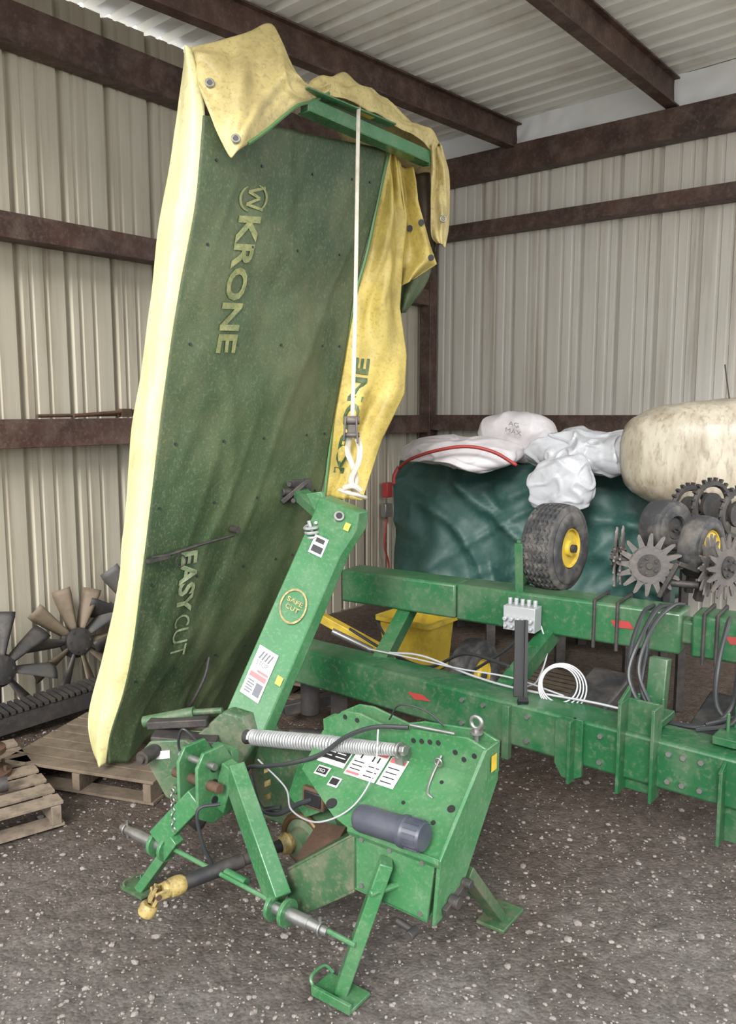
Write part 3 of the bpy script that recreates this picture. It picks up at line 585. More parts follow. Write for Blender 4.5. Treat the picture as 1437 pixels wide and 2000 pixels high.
mb=MB(); mb.cyl(M(.58,.09,.24),M(.64,.09,.23),.010,n=12); mb.cyl(M(.64,.06,.23),M(.64,.1,.23),.014,n=12); mk(mb,'stand_latch',M_dark,mow,bevel=.002)
p0=M(.445,.085,.515);p1=M(.67,.085,.525); d=(p1-p0).normalized()
mb=MB(); mb.lathe(p0,d,[(0,-.004),(.028,-.003),(.037,.006),(.040,.02),(.040,.155),(.045,.158),(.046,.17),(.042,.176),(.042,.222),(.037,.23),(0,.232)],36)
for k in range(16):
    a=2*math.pi*k/16; _,sd,u=frame(d); e=sd*math.cos(a)+u*math.sin(a); mb.beam(p0+d*.18+e*.042,p0+d*.222+e*.042,.005,.005,up=e)
mk(mb,'document_canister',M_doc,mow,label='dark grey plastic document canister with ribbed cap')
sA,sB=M(-.215,.33,.512),M(.445,.295,.645); sM=sA.lerp(sB,.60)
mb=MB(); mb.helix(sA,sM,.024,.0058,30); mb.helix(sM,sB,.0235,.0046,26,R1=.015); mk(mb,'coil_spring',M_spring,mow,label='long galvanised tension spring')
mb=MB(); mb.cyl(sA,sB+(sB-sA).normalized()*.02,.012,n=14); mk(mb,'spring_rod',M_dark,mow)
mb=MB(); dd=(sB-sA).normalized(); mb.cyl(sB,sB+dd*.010,.025,n=24); mb.cyl(sB+dd*.012,sB+dd*.03,.017,n=6); mb.beam(sB-Z*.03,sB-Z*.02+BX*.06,.03,.04); mk(mb,'spring_nut',M_steel,mow,bevel=.002)
mb=MB(); mb.cyl(sA-dd*.03,sA,.026,.022,n=20); mk(mb,'spring_seat',M_dark,mow)
mb=MB(); mb.prism([M(-.33,.44,.14),M(-.33,.44,.46),M(-.05,.44,.52),M(.30,.42,.58),M(.42,.42,.44),M(.42,.42,.16)],BX*.04); mk(mb,'back_plate',G_mowd,mow,bevel=.004)
mb=MB(); mb.prism([M(-.02,.36,.46),M(.10,.36,.50),M(.16,.30,.36),M(.06,.30,.30),M(-.02,.30,.36)],BX*.012); mk(mb,'side_plate',G_mow,mow,bevel=.003)
mb=MB()
for k in range(3): mb.prism([M(-.068,.235,.35+k*.05),M(-.044,.235,.365+k*.05),M(-.044,.235,.385+k*.05),M(-.068,.235,.370+k*.05)],BX*.006)
mk(mb,'hazard_stripe',M_yoke,mow,smooth=0,kind='stuff')
mb=MB(); mb.box(M(.135,.26,.41),AX*.09,BX*.02,Z*.07); mb.cur=1; mb.box(M(.135,.255,.41),AX*.07,BX*.02,Z*.05); mk(mb,'hose_port',[M_rust,M_ink],mow,bevel=.004)
mb=MB(); mb.lathe(M(.04,.36,.21),-BX,[(0,-.1),(.10,-.1),(.11,-.02),(.085,.02),(.08,.05),(.05,.06),(.04,.10),(0,.10)],28); mk(mb,'gearbox',G_mowd,mow)
mb=MB(); mb.torus(M(.04,.31,.21),BX,.085,.012);  mk(mb,'gearbox_ring',M_brass,mow)
mb=MB(); mb.prism([M(.10,.32,.28),M(.22,.32,.30),M(.24,.20,.25),M(.20,.16,.22),M(.12,.18,.22)],Z*.01); mk(mb,'debris_shelf',M_rust,mow)
def hose(pts,r=.010,nm='hose',m=M_hose): 
    mb=MB(); mb.tube(pts,r,10); mk(mb,nm,m,mow)
hose([M(-.165,.24,.42),M(-.12,.22,.465),M(-.04,.22,.49),M(.07,.22,.53),M(.17,.25,.575),M(.26,.27,.65),M(.36,.29,.70),M(.46,.33,.71)],.0075)
hose([M(-.10,.20,.45),M(-.06,.2,.35),M(.0,.22,.33),M(.08,.24,.38),M(.135,.25,.41)],.009)
hose([M(-.165,.24,.43),M(-.13,.22,.40),M(-.12,.2,.36),M(-.08,.2,.33),M(.02,.22,.36)],.008)
hose([M(.36,.37,.70),M(.42,.34,.77),M(.50,.36,.765),M(.56,.38,.72)],.003)
hose([M(.38,.28,.70),M(.42,.20,.60),M(.38,.14,.50),M(.28,.10,.44),M(.14,.14,.42),M(.06,.2,.45),M(-.10,.24,.49)],.003,'cable',M_wire)
# pto shaft
A=M(-.105,-.12,.205); B=M(.035,.32,.215)
dB=(A-B).normalized()
mb=MB(); mb.cyl(A,B,.020,n=22); mb.cyl(A-dB*.02,A-dB*.22,.024,n=22); mk(mb,'drive_shaft_tube',M_drum,mow)
mb=MB(); mb.lathe(A+dB*.01,dB,[(.022,-.03),(.029,-.02),(.031,.0),(.029,.02),(.018,.03)],24); mk(mb,'drive_shaft_collar',M_yoke,mow)
mb=MB(); mb.lathe(B+dB*.06,dB,[(.024,-.02),(.033,-.01),(.038,.01),(.030,.03),(.022,.035)],24); mk(mb,'drive_shaft_collar',M_yoke,mow)
A0=A+dB*.028
mb=MB(); mb.lathe(A0,dB,[(.015,-.02),(.025,0),(.027,.018),(.017,.026),(0,.026)],20)
_,sd,u=frame(dB); j=A0+dB*.05
for s in(-1,1): mb.beam(A0+dB*.012+sd*s*.021,A0+dB*.058+sd*s*.021,.010,.028)
mk(mb,'drive_shaft_yoke',M_yoke,mow,bevel=.003,label='yellow universal joint yoke')
dd=(dB*.25-Z*.9+V((-.25,0,0))).normalized(); _,s2,u2=frame(dd)
mb=MB()
for s in(-1,1): mb.beam(j+u*s*.020-dd*.008,j+dd*.042+u*s*.018,.028,.010,up=u)
mb.lathe(j+dd*.034,dd,[(.010,.0),(.024,0),(.028,.007),(.028,.03),(.024,.038),(.014,.038),(.012,.005)],24); mk(mb,'drive_shaft_yoke',M_yoke,mow,bevel=.002,label='yellow universal joint yoke')
mb=MB(); mb.cyl(j-sd*.028,j+sd*.028,.009); mb.cyl(j-u*.025,j+u*.025,.009); mk(mb,'cross_bearing',M_rust,mow)
# strap
st=empty('ratchet_strap',V((-.06,3.45,1.34)),'white webbing ratchet strap tying the lift arm to the cover','strap')
def ribbon(pts,w,side):
    mb=MB(); f=cat(pts); side=V(side)
    mb.grid(lambda a,b:f(b)+side*(a-.5)*w,2,40); return mb
mk(ribbon([(-.04,3.86,3.03),(-.043,3.80,2.95),(-.048,3.73,2.6),(-.055,3.6,2.1),(-.065,3.44,1.66)],.017,(1,0,0)),'webbing',M_strap,st,solid=.002)
mk(ribbon([(-.07,3.43,1.60),(-.085,3.43,1.52),(-.065,3.42,1.46),(-.05,3.42,1.40),(-.06,3.42,1.35)],.024,(1,.2,0)),'webbing',M_strap,st,solid=.003)
mk(ribbon([(-.06,3.43,1.60),(-.035,3.41,1.54),(-.04,3.40,1.47),(-.07,3.41,1.40),(-.055,3.41,1.34)],.024,(1,-.3,0)),'webbing',M_strap,st,solid=.003)
mb=MB(); mb.tube([(-.12,3.42,1.355),(-.08,3.39,1.345),(-.04,3.40,1.335),(-.01,3.44,1.32),(-.03,3.49,1.32),(-.10,3.5,1.34)],.009,8); mb.tube([(-.10,3.40,1.365),(-.06,3.38,1.375),(-.03,3.39,1.355)],.012,8); mk(mb,'knot',M_strap,st)
mb=MB(); mb.box((-.068,3.43,1.62),V((.036,0,0)),V((0,.03,0)),V((0,0,.085))); mb.cyl((-.10,3.42,1.645),(-.035,3.42,1.645),.018,n=14); mb.cyl((-.098,3.41,1.585),(-.035,3.41,1.585),.010); mb.beam((-.092,3.40,1.66),(-.10,3.39,1.56),.008,.02); mb.beam((-.048,3.40,1.66),(-.043,3.39,1.55),.008,.02); mk(mb,'ratchet',M_star,st,bevel=.003)

# ============================================================ PLANTER
pla=empty('planter',V((1.0,3.3,0)),'green row crop planter frame with toolbars and wheels','farm machine')
e1=V((.775,-.63,0)).normalized(); n1=V((-e1.y,e1.x,0))
def T(s,off=0,z=.45): return V((-.25,3.9,z))+V((.775,-.63,0))*s+n1*off
mb=MB(); mb.beam(T(-.12),T(2.5),.178,.178); mk(mb,'toolbar',G_pl,pla,bevel=.012)
q0=V((-.05,4.27,.77)); q1=V((1.457,3.28,.77)); dq=(q1-q0).normalized(); nq=V((-dq.y,dq.x,0))
def Tq(s,off=0,z=.77): return V((q0.x,q0.y,z))+dq*s+nq*off
mb=MB(); mb.beam(Tq(-.05),Tq(.62),.178,.17); mk(mb,'toolbar',G_pl,pla,bevel=.012)
mb=MB(); mb.beam(Tq(.625),Tq(1.66),.178,.178); mk(mb,'toolbar',G_pl,pla,bevel=.012)
mb=MB(); mb.beam(Tq(1.70),Tq(2.6),.178,.178); mb.beam(Tq(1.64),Tq(1.72),.10,.10); mk(mb,'toolbar',G_pl,pla,bevel=.012)
for s in (1.42,1.88):
    mb=MB(); mb.prism([Tq(s-.05,-.091,.79),Tq(s+.03,-.091,.795),Tq(s+.05,-.091,.765),Tq(s-.03,-.091,.76)],-nq*.002); mk(mb,'reflector',M_red,pla)
mb=MB(); mb.prism([T(.62,-.091,.47),T(.70,-.091,.475),T(.74,-.091,.455),T(.66,-.091,.445)],-n1*.002)
mk(mb,'reflector',M_red,pla)
def plate_bracket(s,w,z0,z1,off=-.10,dp=.10):
    mb=MB(); zc=(z0+z1)/2
    mb.beam(T(s-w/2,off,zc),T(s-w/2+.012,off,zc),dp,z1-z0); mb.beam(T(s+w/2,off,zc),T(s+w/2+.012,off,zc),dp,z1-z0)
    mb.beam(T(s-w/2,off+dp*.45,zc),T(s+w/2,off+dp*.45,zc),.012,z1-z0)
    mb.prism([T(s-w/2,off-.05,z1),T(s-w/2,off+.05,z1),T(s-w/2,off+.05,z1+.04)],e1*.012)
    mk(mb,'mounting_bracket',G_pl,pla,bevel=.002)
mb=MB(); mb.beam(T(1.10,-.10,.42),T(1.13,-.10,.42),.03,.22); mk(mb,'mounting_bracket',G_pl,pla,bevel=.002)
mb=MB(); mb.prism([T(1.33,-.10,.36),T(1.33,-.10,.53),T(1.36,-.10,.55),T(1.44,-.10,.55),T(1.44,-.10,.33),T(1.40,-.10,.31),T(1.36,-.10,.31)],-n1*.016); mb.beam(T(1.40,-.13,.43),T(1.412,-.13,.43),.06,.24); mk(mb,'mounting_bracket',G_pl,pla,bevel=.002)
plate_bracket(1.64,.12,.32,.66,dp=.08)
plate_bracket(1.98,.10,.24,.50,dp=.07)
plate_bracket(2.3,.10,.24,.55,dp=.07)
for s in (1.62,1.94):
    mb=MB(); mb.beam(T(s,.12,.50),T(s,.16,.76),.05,.07,up=e1); mb.box(T(s,.06,.56),e1*.14,n1*.16,Z*.03); mb.cyl(T(s-.04,.06,.57),T(s-.04,.06,.64),.006); mb.cyl(T(s+.05,.06,.57),T(s+.05,.06,.64),.006); mk(mb,'upright_post',G_pl,pla,bevel=.004)
for s in (1.30,1.40,1.75,1.80,2.0):
    mb=MB(); mb.tube([Tq(s,-.10,.66),Tq(s,-.10,.87),Tq(s,.10,.87),Tq(s,.10,.66)],.008,8,smooth=False); mk(mb,'u_bolt',M_dark,pla)
mb=MB()
for s in (.9,1.0,1.2,1.5,1.75,1.8,1.86,2.05):
    for z in (.40,.50): mb.cyl(T(s,-.089,z),T(s,-.100,z),.010,n=6)
mk(mb,'bolt',M_steel,pla,kind='stuff')
for s in (1.30,1.80):  # dark bodies added to darken the gap between the toolbars
    mb=MB(); c=T(s,.36,.42)
    mb.prism([c+n1*-.20+Z*.06-e1*.09,c+n1*.14+Z*.14-e1*.09,c+n1*.12-Z*.14-e1*.09,c-n1*.14-Z*.12-e1*.09],e1*.18); mk(mb,'dark_filler',M_drum,pla,bevel=.01)
# valve block
mb=MB(); c=V((.695,3.60,.76)); mb.box(c,dq*.15,nq*.08,Z*.11); 
for k in range(5):
    mb.cyl(c+dq*(-.06+.03*k)+Z*.055,c+dq*(-.06+.03*k)+Z*.085,.010,n=8); mb.cyl(c+dq*(-.06+.03*k)-nq*.04,c+dq*(-.06+.03*k)-nq*.065,.010,n=8)
    mb.cyl(c+dq*(-.06+.03*k)-nq*.04-Z*.035,c+dq*(-.06+.03*k)-nq*.06-Z*.035,.008,n=8)
mk(mb,'valve_block',M_wire,pla,bevel=.002,label='grey hydraulic valve block')
mb=MB(); mb.beam((.70,3.70,.80),(.69,3.70,1.08),.04,.012,up=nq); mb.beam((.705,3.71,.80),(.695,3.71,1.04),.012,.03,up=nq); mk(mb,'marker_blade',G_pl,pla,bevel=.002)
mb=MB(); mb.beam((.61,3.19,.54),(.62,3.25,.84),.045,.012); mb.beam((.632,3.19,.54),(.642,3.25,.84),.012,.045); mb.beam((.61,3.19,.42),(.61,3.10,.56),.04,.02); mk(mb,'black_bracket',M_ink,pla)
def tyre(c,ax,R,W,name,rimR,tread=True,parent=pla,rim=M_yel):
    c=V(c); ax=V(ax).normalized(); d,sd,u=frame(ax)
    w=empty(name,c,parent=parent)
    mb=MB()
    def fn(a,b):
        th=2*math.pi*a; h=-W/2+W*b; k=abs(h)/(W/2)
        r=R*(1-.05*k**2-.12*max(0,k-.8)/.2*max(0,k-.8)/.2*2)
        if tread and k<.84:
            for g in (-.66,-.4,-.13,.13,.4,.66):
                if abs(h/(W/2)-g-.06*math.sin(th*30))<.055: r-=R*.04
        return c+d*h+(sd*math.cos(th)+u*math.sin(th))*r
    mb.grid(fn,204,48)
    for s in(-1,1):
        mb.lathe(c+d*s*W/2,d*s,[(R*.83,-.002),(R*.80,.004),(R*.70,.008),(rimR*1.08,.004),(rimR,-.004),(rimR*.98,-.02)],48)
    mk(mb,'tyre',M_tire,w,smooth=50)
    mb=MB(); 
    for s in(-1,1): mb.lathe(c+d*s*W/2,d*s,[(rimR*1.0,-.012),(rimR*.95,-.003),(rimR*.90,-.006),(rimR*.84,-.03),(rimR*.45,-.035),(rimR*.40,-.02),(rimR*.36,.0),(0,.0)],40)
    mb.cyl(c-d*W*.4,c+d*W*.4,rimR*.97,n=30); mk(mb,'rim',rim,w)
    mb=MB(); mb.cyl(c-d*(W*.5+.02),c+d*(W*.5+.02),rimR*.2,n=12); mk(mb,'hub',M_dark,w)
    return w
tyre((.880,3.80,1.05),(.755,-.656,0),.205,.17,'gauge_wheel',.095)
mb=MB(); mb.beam((.80,3.86,.96),(.75,3.92,.84),.04,.05); mb.cyl((.73,3.92,1.05),(.89,3.79,1.05),.018); mk(mb,'wheel_arm',G_pl,pla)
tyre((.60,4.50,.20),(.755,-.656,0),.20,.12,'gauge_wheel',.095,tread=False)
tyre((1.51,3.66,1.07),(.65,-.76,0),.145,.10,'press_wheel',.085,tread=False)
tyre((1.43,3.90,1.13),(.5,-.86,0),.13,.13,'press_wheel',.055,tread=False,rim=M_drum)
def spiked(c,ax,R,name='spiked_wheel'):
    c=V(c); d,sd,u=frame(V(ax)); mb=MB(); n=16
    mb.cyl(c-d*.004,c+d*.004,R*.60,n=40)
    for i in range(n):
        a=2*math.pi*i/n; e=sd*math.cos(a)+u*math.sin(a); g=-sd*math.sin(a)+u*math.cos(a)
        mb.prism([c+e*R*.55-g*R*.10-d*.004,c+e*R*.55+g*R*.10-d*.004,c+e*R*.97+g*R*.08-d*.004,c+e*R*1.0+g*R*.03-d*.004,c+e*R*.92-g*R*.03-d*.004],d*.008)
    mb.cur=1; mb.cyl(c-d*.012,c+d*.012,R*.34,n=24)
    for i in range(5):
        a=2*math.pi*i/5; e=sd*math.cos(a)+u*math.sin(a); mb.cyl(c+e*R*.24-d*.02,c+e*R*.24+d*.02,R*.05,n=8)
    mb.cyl(c-d*.025,c+d*.025,R*.1,n=12)
    mk(mb,name,[M_star,M_dark],pla,bevel=0)
spiked((1.255,3.60,1.00),(-.25,-.97,0),.145)
spiked((1.13,3.68,1.02),(.93,-.35,0),.14)
spiked((1.17,3.72,1.02),(.93,-.35,0),.14)
spiked((1.56,3.50,1.01),(.55,-.83,0),.145)
spiked((1.50,3.54,1.01),(.75,-.65,0),.14)
mb=MB(); mb.cyl((1.13,3.68,1.02),(1.255,3.63,1.0),.02); mb.beam((1.26,3.64,1.0),(1.36,3.66,.86),.03,.04); mb.beam((1.5,3.57,1.0),(1.48,3.6,.84),.035,.04); mb.beam((1.38,3.8,.86),(1.42,3.86,1.12),.035,.035); mb.beam((1.51,3.72,1.06),(1.50,3.76,.84),.035,.03); mb.beam((1.30,3.58,.86),(1.36,3.54,1.02),.03,.02); mb.beam((1.36,3.54,1.02),(1.46,3.56,.98),.03,.02); mb.cyl((1.34,3.6,.92),(1.46,3.54,.92),.016)
mk(mb,'wheel_mount',M_dark,pla,bevel=.003)
for i,(x,y,z,R) in enumerate(((1.60,4.05,1.20,.12),(1.68,3.98,1.22,.13),(1.78,3.9,1.19,.13))):
    mb=MB(); c=V((x,y,z)); ax=V((.4,-.9,0)).normalized(); _,sd,u=frame(ax); mb.torus(c,ax,R*.85,.016,n=30,k=6)
    for k in range(22):
        a=2*math.pi*k/22; e=sd*math.cos(a)+u*math.sin(a); mb.beam(c+e*R*.85,c+e*R*1.08,.012,.02,up=ax)
    mb.cyl(c-ax*.01,c+ax*.01,R*.5,n=24); mb.beam(c-Z*R*.9,V((x-.02,y-.15,.84)),.02,.03); mk(mb,'seed_disc',M_dark,pla)
def phose(pts,r=.011,nm='hose',m=M_hose): mb=MB(); mb.tube(pts,r,8); mk(mb,nm,m,pla)
phose([(1.22,3.42,.86),(1.10,3.20,.88),(1.02,3.08,.78),(1.0,3.02,.66),(1.06,3.0,.56),(1.15,3.05,.55)],.009)
phose([(1.25,3.42,.86),(1.14,3.22,.86),(1.07,3.06,.76),(1.04,3.0,.62),(1.10,2.96,.55)],.009)
phose([(1.30,3.40,.86),(1.16,3.20,.90),(1.05,3.05,.84),(.98,2.98,.70),(1.03,2.93,.58),(1.12,2.94,.56)],.009)
phose([(1.34,3.40,.87),(1.20,3.16,.92),(1.08,3.02,.88),(1.0,2.93,.74),(1.04,2.88,.60)],.008)
phose([(1.62,3.3,.86),(1.45,3.0,.92),(1.36,2.9,.80),(1.32,2.86,.62),(1.22,2.85,.55),(1.1,2.95,.53)],.010)
phose([(1.75,3.1,.80),(1.50,2.85,.70),(1.35,2.84,.60),(1.22,2.84,.56)],.009)
phose([(1.45,3.2,.86),(1.35,3.0,.88),(1.28,2.9,.76),(1.27,2.87,.62),(1.33,2.84,.55)],.009)
phose([(1.60,3.1,.84),(1.42,2.88,.84),(1.33,2.78,.72),(1.28,2.76,.60),(1.18,2.82,.55)],.009)
phose([(.10,3.72,.56),(.25,3.60,.58),(.45,3.42,.55),(.62,3.25,.55),(.9,3.05,.56),(1.1,2.9,.55)],.005,'cable',M_wire)
phose([(.0,3.78,.56),(.2,3.62,.565),(.4,3.45,.57),(.6,3.30,.58),(.78,3.14,.56)],.004,'cable',M_wire)
phose([(.78,3.60,.72),(.80,3.55,.62),(.74,3.45,.52),(.66,3.3,.54)],.004,'cable',M_wire)
phose([(-.1,4.35,.5),(.1,4.2,.42),(.3,4.0,.40),(.45,3.7,.56),(.6,3.4,.60)],.008)
phose([(.05,4.3,.55),(.2,4.1,.36),(.42,3.9,.38),(.6,3.7,.55),(.7,3.6,.68)],.007)
mb=MB()
for k in range(4):
    R=.07+.008*k; c=V((.765,3.16,.60))
    mb.torus(c+V((.004*k,0,-.004*k)),V((-.35,-.9,.3)),R,.0035,n=36,k=6)
mk(mb,'wire_coil',M_wire,pla)
mb=MB(); mb.beam((-.28,4.62,.50),(.06,4.52,.34),.06,.05); mk(mb,'yellow_link',M_yel,pla,bevel=.004)
mb=MB(); mb.cyl((-.20,4.45,.46),(.02,4.42,.36),.018); mk(mb,'hydraulic_rod',M_steel,pla)
mb=MB(); mb.beam(T(.1,.05,.40),T(.1,.05,.0),.08,.08); mb.beam(T(.1,.05,.0)+Z*.01,T(.3,.05,.0)+Z*.01,.12,.02); mk(mb,'parking_stand',M_dark,pla)
mb=MB(); mb.beam(T(2.45,.05,.40),T(2.45,.05,.0),.08,.08); mk(mb,'parking_stand',M_dark,pla)
for a,b in ((Tq(.3,.05,.70),T(.35,.05,.5)),(Tq(1.1,.05,.72),T(1.0,.05,.5)),(Tq(2.3,.05,.72),T(2.2,.05,.5))):
    mb=MB(); mb.beam(a,b,.07,.07); mk(mb,'frame_strut',G_pl,pla)

# ============================================================ BACKGROUND THINGS
def blob(c,ax,ay,az,e1_,e2_,fn,nu=72,nv=48):
    c=V(c); mb=MB()
    def sp(x,e): return math.copysign(abs(x)**e,x)
    def f(a,b):
        th=-math.pi+2*math.pi*a; ph=-math.pi/2+math.pi*b
        x=sp(math.cos(ph),e1_)*sp(math.cos(th),e2_); y=sp(math.cos(ph),e1_)*sp(math.sin(th),e2_); z=sp(math.sin(ph),e1_)
        p=c+V(ax)*x+V(ay)*y+V(az)*z; n=(p-c).normalized()
        return p+n*fn(p)
    mb.grid(f,nu,nv); return mb
te=V((.86,-.51,0)); tn=V((.51,.86,0))
# draped tarpaulin: profile swept along the load, with hanging folds
def tarp(a,b):
    L=-.95+1.9*a
    top=1.30+.05*nz((L*1.2,0,0),1,3)-.10*max(0,a-.85)/.15
    hem=.50+.05*nz((L*2.5,0,0),1,9)
    prof_=lerpc([(-.46,0,hem),(-.43,0,.85),(-.39,0,top-.10),(-.31,0,top),(-.05,0,top+.03),(.25,0,top),(.36,0,top-.08),(.42,0,.9),(.44,0,hem)])
    q=prof_(b); f=1-min(1,max(0,(q.z-.5)/(top-.5)))
    fold=(.035*math.sin(L*9+2.6*nz((L*2,0,q.z*1.5),1))+.018*math.sin(L*23+q.z*3+2*nz((L,0,q.z*2),2)))*(.3+f)*(1 if abs(q.x)>.3 else .25)
    cr=.05*max(0,ridge(V((L*1.2+q.z*1.1,q.x,q.z*.9)),1.8,5)-.5)*2+.03*max(0,ridge(V((L*1.1-q.z*1.4,q.x,q.z*.6)),2.6,7)-.55)*2
    s=1 if q.x>0 else -1
    endpull=1-.10*(abs(2*a-1)**6)
    return V((1.20,5.68,0))+te*(L+.03*nz((q.x*3,q.z*3,L),1))+tn*(q.x*endpull+s*(fold+cr))+Z*(q.z+(cr*.6+.012*nz((L*6,q.x*6,0),1) if abs(q.x)<.35 else 0))
mb=MB(); mb.grid(tarp,200,90)
for a_,s_ in ((0,-1),(1,1)):
    def endc(x,y,a_=a_,s_=s_):
        t0=tarp(a_,.5*x); t1=tarp(a_,1-.5*x); p=t0.lerp(t1,y); return p+te*s_*(.03*math.sin(y*14)*math.sin(math.pi*y))
    mb.grid(endc,20,30)
mk(mb,'tarp',M_tarp,label='dark teal tarpaulin draped over stored equipment',cate='tarp',smooth=180,solid=.003)
sm=empty('undertarp_filler',V((1.2,5.68,0)),'added dark mass filling the shaded space under the tarpaulin','farm machine')
for k in (-.7,-.25,.25,.7):
    for j in (-.25,.25):
        mb=MB(); c=V((1.2,5.68,0))+te*k+tn*j; mb.beam(c,c+Z*.42,.06,.06); mk(mb,'frame_leg',M_dark,sm)
mb=MB(); mb.box(V((1.2,5.64,.40)),te*1.6,tn*.45,Z*.3); mk(mb,'shade_block',M_drum,sm,bevel=.01)  # dark mass added to stand for the shadow under the tarp
def folds(a,f,s,st=(1,1,1),k=1.0):
    def g(p):
        q=V((p.x*st[0],p.y*st[1],p.z*st[2]))
        w=noise.noise_vector(q*f*.6+V((s,s,s)))*.3
        return a*(.9*nz(q,f*.5,s)+.8*k*max(0,ridge(q+w*.5,f*.8,s+1)-.5)+.35*k*max(0,ridge(q-w*.4,f*2.0,s+2)-.55)-.25)
    return g
mb=blob((.60,5.40,1.41),te*.43,tn*.28,Z*.105,.9,.9,folds(.07,3.2,3,(1,1,1.5)),190,110)
mb.v=[V((p.x,p.y,p.z-.16*max(0,(.35-p.x))-.26*max(0,5.28-p.y))) for p in mb.v]
mb.cur=1
mb.tube([(.20,5.36,1.30),(.27,5.22,1.37),(.42,5.105,1.43),(.60,5.03,1.46),(.76,4.98,1.43),(.90,4.96,1.35)],.011,8)
mb.tube([(.20,5.36,1.31),(.17,5.34,1.25),(.17,5.33,1.20)],.013,8)
mk(mb,'bulk_bag',[M_bag,M_red],label='crumpled white woven bag with red binding on the tarp',cate='bag',smooth=180)
mb=blob((1.0,5.60,1.49),te*.27,tn*.16,Z*.17,.75,.75,folds(.04,3.5,5),120,70); mb.cur=1
bf=lambda x,y:V((.90,5.385,1.55))+V((.86,-.45,-.25))*x+V((.05,.3,.95))*y
mb.text('AG',bf,0.02,.04,.07,.03); mb.text('MAX',bf,0.0,-.01,.11,.03)
mk(mb,'feed_sack',[M_bag,M_greyink],label='white printed feed sack slumped on the tarp',cate='sack',smooth=180)
mb=blob((1.33,5.00,1.42),te*.38,tn*.24,Z*.16,.95,.95,folds(.12,3.6,8,k=1.1),220,130)
mk(mb,'plastic_sheet',M_bag2,label='crumpled grey white plastic sheeting bundle on the tarp',cate='plastic sheet',smooth=180)
mb=blob((1.15,4.86,1.22),te*.21,tn*.08,Z*.18,.95,.95,folds(.08,4.0,12,k=1.1),140,90)
mk(mb,'plastic_sheet',M_bag2,label='end of plastic sheeting hanging over the tarp edge',cate='plastic sheet',smooth=180)
tank=empty('liquid_tank',V((2.02,4.55,0)),'stained cream plastic liquid tank beside the tarp','tank')
mb=blob((2.24,4.56,1.43),V((.80,-.14,0)),V((.07,.34,0)),Z*.315,.62,.8,lambda p:.012*nz(p,3)+.005*math.sin(p.x*16)+(.006 if abs((p.x*3)%1-.5)<.06 else 0),140,90); mk(mb,'tank_body',M_tank,tank,smooth=180)
mb=MB(); mb.lathe((2.10,4.5,1.735),Z,[(.09,0),(.09,.03),(.07,.04),(.03,.045),(0,.05)],30); mk(mb,'lid',M_woodd,tank)
mb=MB(); mb.tube([(1.98,4.52,1.72),(1.96,4.52,1.82),(1.94,4.52,1.93)],.004,6); mk(mb,'antenna',M_dark,tank)
mb=MB(); mb.box((2.1,4.58,1.10),V((.8,-.14,0)),V((.07,.4,0)),Z*.04)
for x in (1.75,2.4):
    for y in (4.45,4.72): mb.beam((x,y,0),(x,y,1.12),.04,.04)
mk(mb,'tank_stand',M_dark,tank)
mb=MB()
def rr(cx,cy,w,d,z,r=.04):
    pts=[]
    for sx,sy,a0 in((1,1,0),(-1,1,90),(-1,-1,180),(1,-1,270)):
        for k in range(5):
            a=math.radians(a0+k*22.5); pts.append(V((cx,cy,0))+PD*(sx*(w/2-r)+r*math.cos(a))+(-QD)*(sy*(d/2-r)+r*math.sin(a))+Z*z)
    return pts
rings=[rr(.30,4.92,.34,.26,.121),rr(.30,4.92,.38,.30,.40),rr(.30,4.92,.42,.34,.405),rr(.30,4.92,.42,.34,.43),rr(.30,4.92,.36,.28,.43),rr(.30,4.92,.32,.24,.14)]
vs=[p for r in rings for p in r]; n=20
fs=[(j*n+i,j*n+(i+1)%n,(j+1)*n+(i+1)%n,(j+1)*n+i) for j in range(5) for i in range(n)]+[tuple(range(n-1,-1,-1)),tuple(5*n+i for i in range(n))]
mb.add(vs,fs); mk(mb,'tub',M_yel,label='yellow plastic tub on a pallet under the toolbar',cate='tub')
def pallet(c,ex,ey,L,W,m,label):
    c=V(c); ex=V(ex).normalized(); ey=V(ey).normalized()
    P=empty('pallet',c,label,'pallet','old wooden pallets')
    for k in range(7):
        y=-W/2+.045+(W-.09)*k/6; mb=MB(); mb.beam(c+ey*y-ex*L/2+Z*.100,c+ey*y+ex*L/2+Z*.100,.08,.014); mk(mb,'deck_board',m,P,bevel=.002)
    for k in range(3):
        x=-L/2+.03+(L-.06)*k/2; mb=MB(); mb.beam(c+ex*x-ey*W/2+Z*.053,c+ex*x+ey*W/2+Z*.053,.038,.078); mk(mb,'stringer',m,P,bevel=.002)
    for k in range(3):
        y=-W/2+.045+(W-.09)*k/2; mb=MB(); mb.beam(c+ey*y-ex*L/2+Z*.008,c+ey*y+ex*L/2+Z*.008,.085,.012); mk(mb,'bottom_board',m,P)
    return P
pallet((-1.86,3.20,0),(.80,.60,0),(-.60,.80,0),.95,.8,M_wood,'weathered wooden pallet holding a rusty hub')
pallet((-1.20,3.74,0),(.95,-.30,0),(.30,.95,0),.78,.62,M_woodd,'dark weathered wooden pallet under the mower cover')
pallet((-.40,4.85,0),(.9,-.4,0),(.4,.9,0),.72,.5,M_woodd,'wooden pallet behind the mower frame')
pallet((.34,4.98,0),(.78,-.62,0),(.62,.78,0),.60,.6,M_woodd,'wooden pallet carrying a yellow tub')
pallet((1.02,4.65,0),(.78,-.62,0),(.62,.78,0),.55,.5,M_woodd,'wooden pallet under the planter')
mb=MB(); c=V((-1.66,3.40,.109)); mb.lathe(c,Z,[(0,0),(.10,0),(.10,.015),(.055,.03),(.05,.08),(.08,.10),(.08,.12),(.04,.13),(.035,.17),(.0,.17)],30)
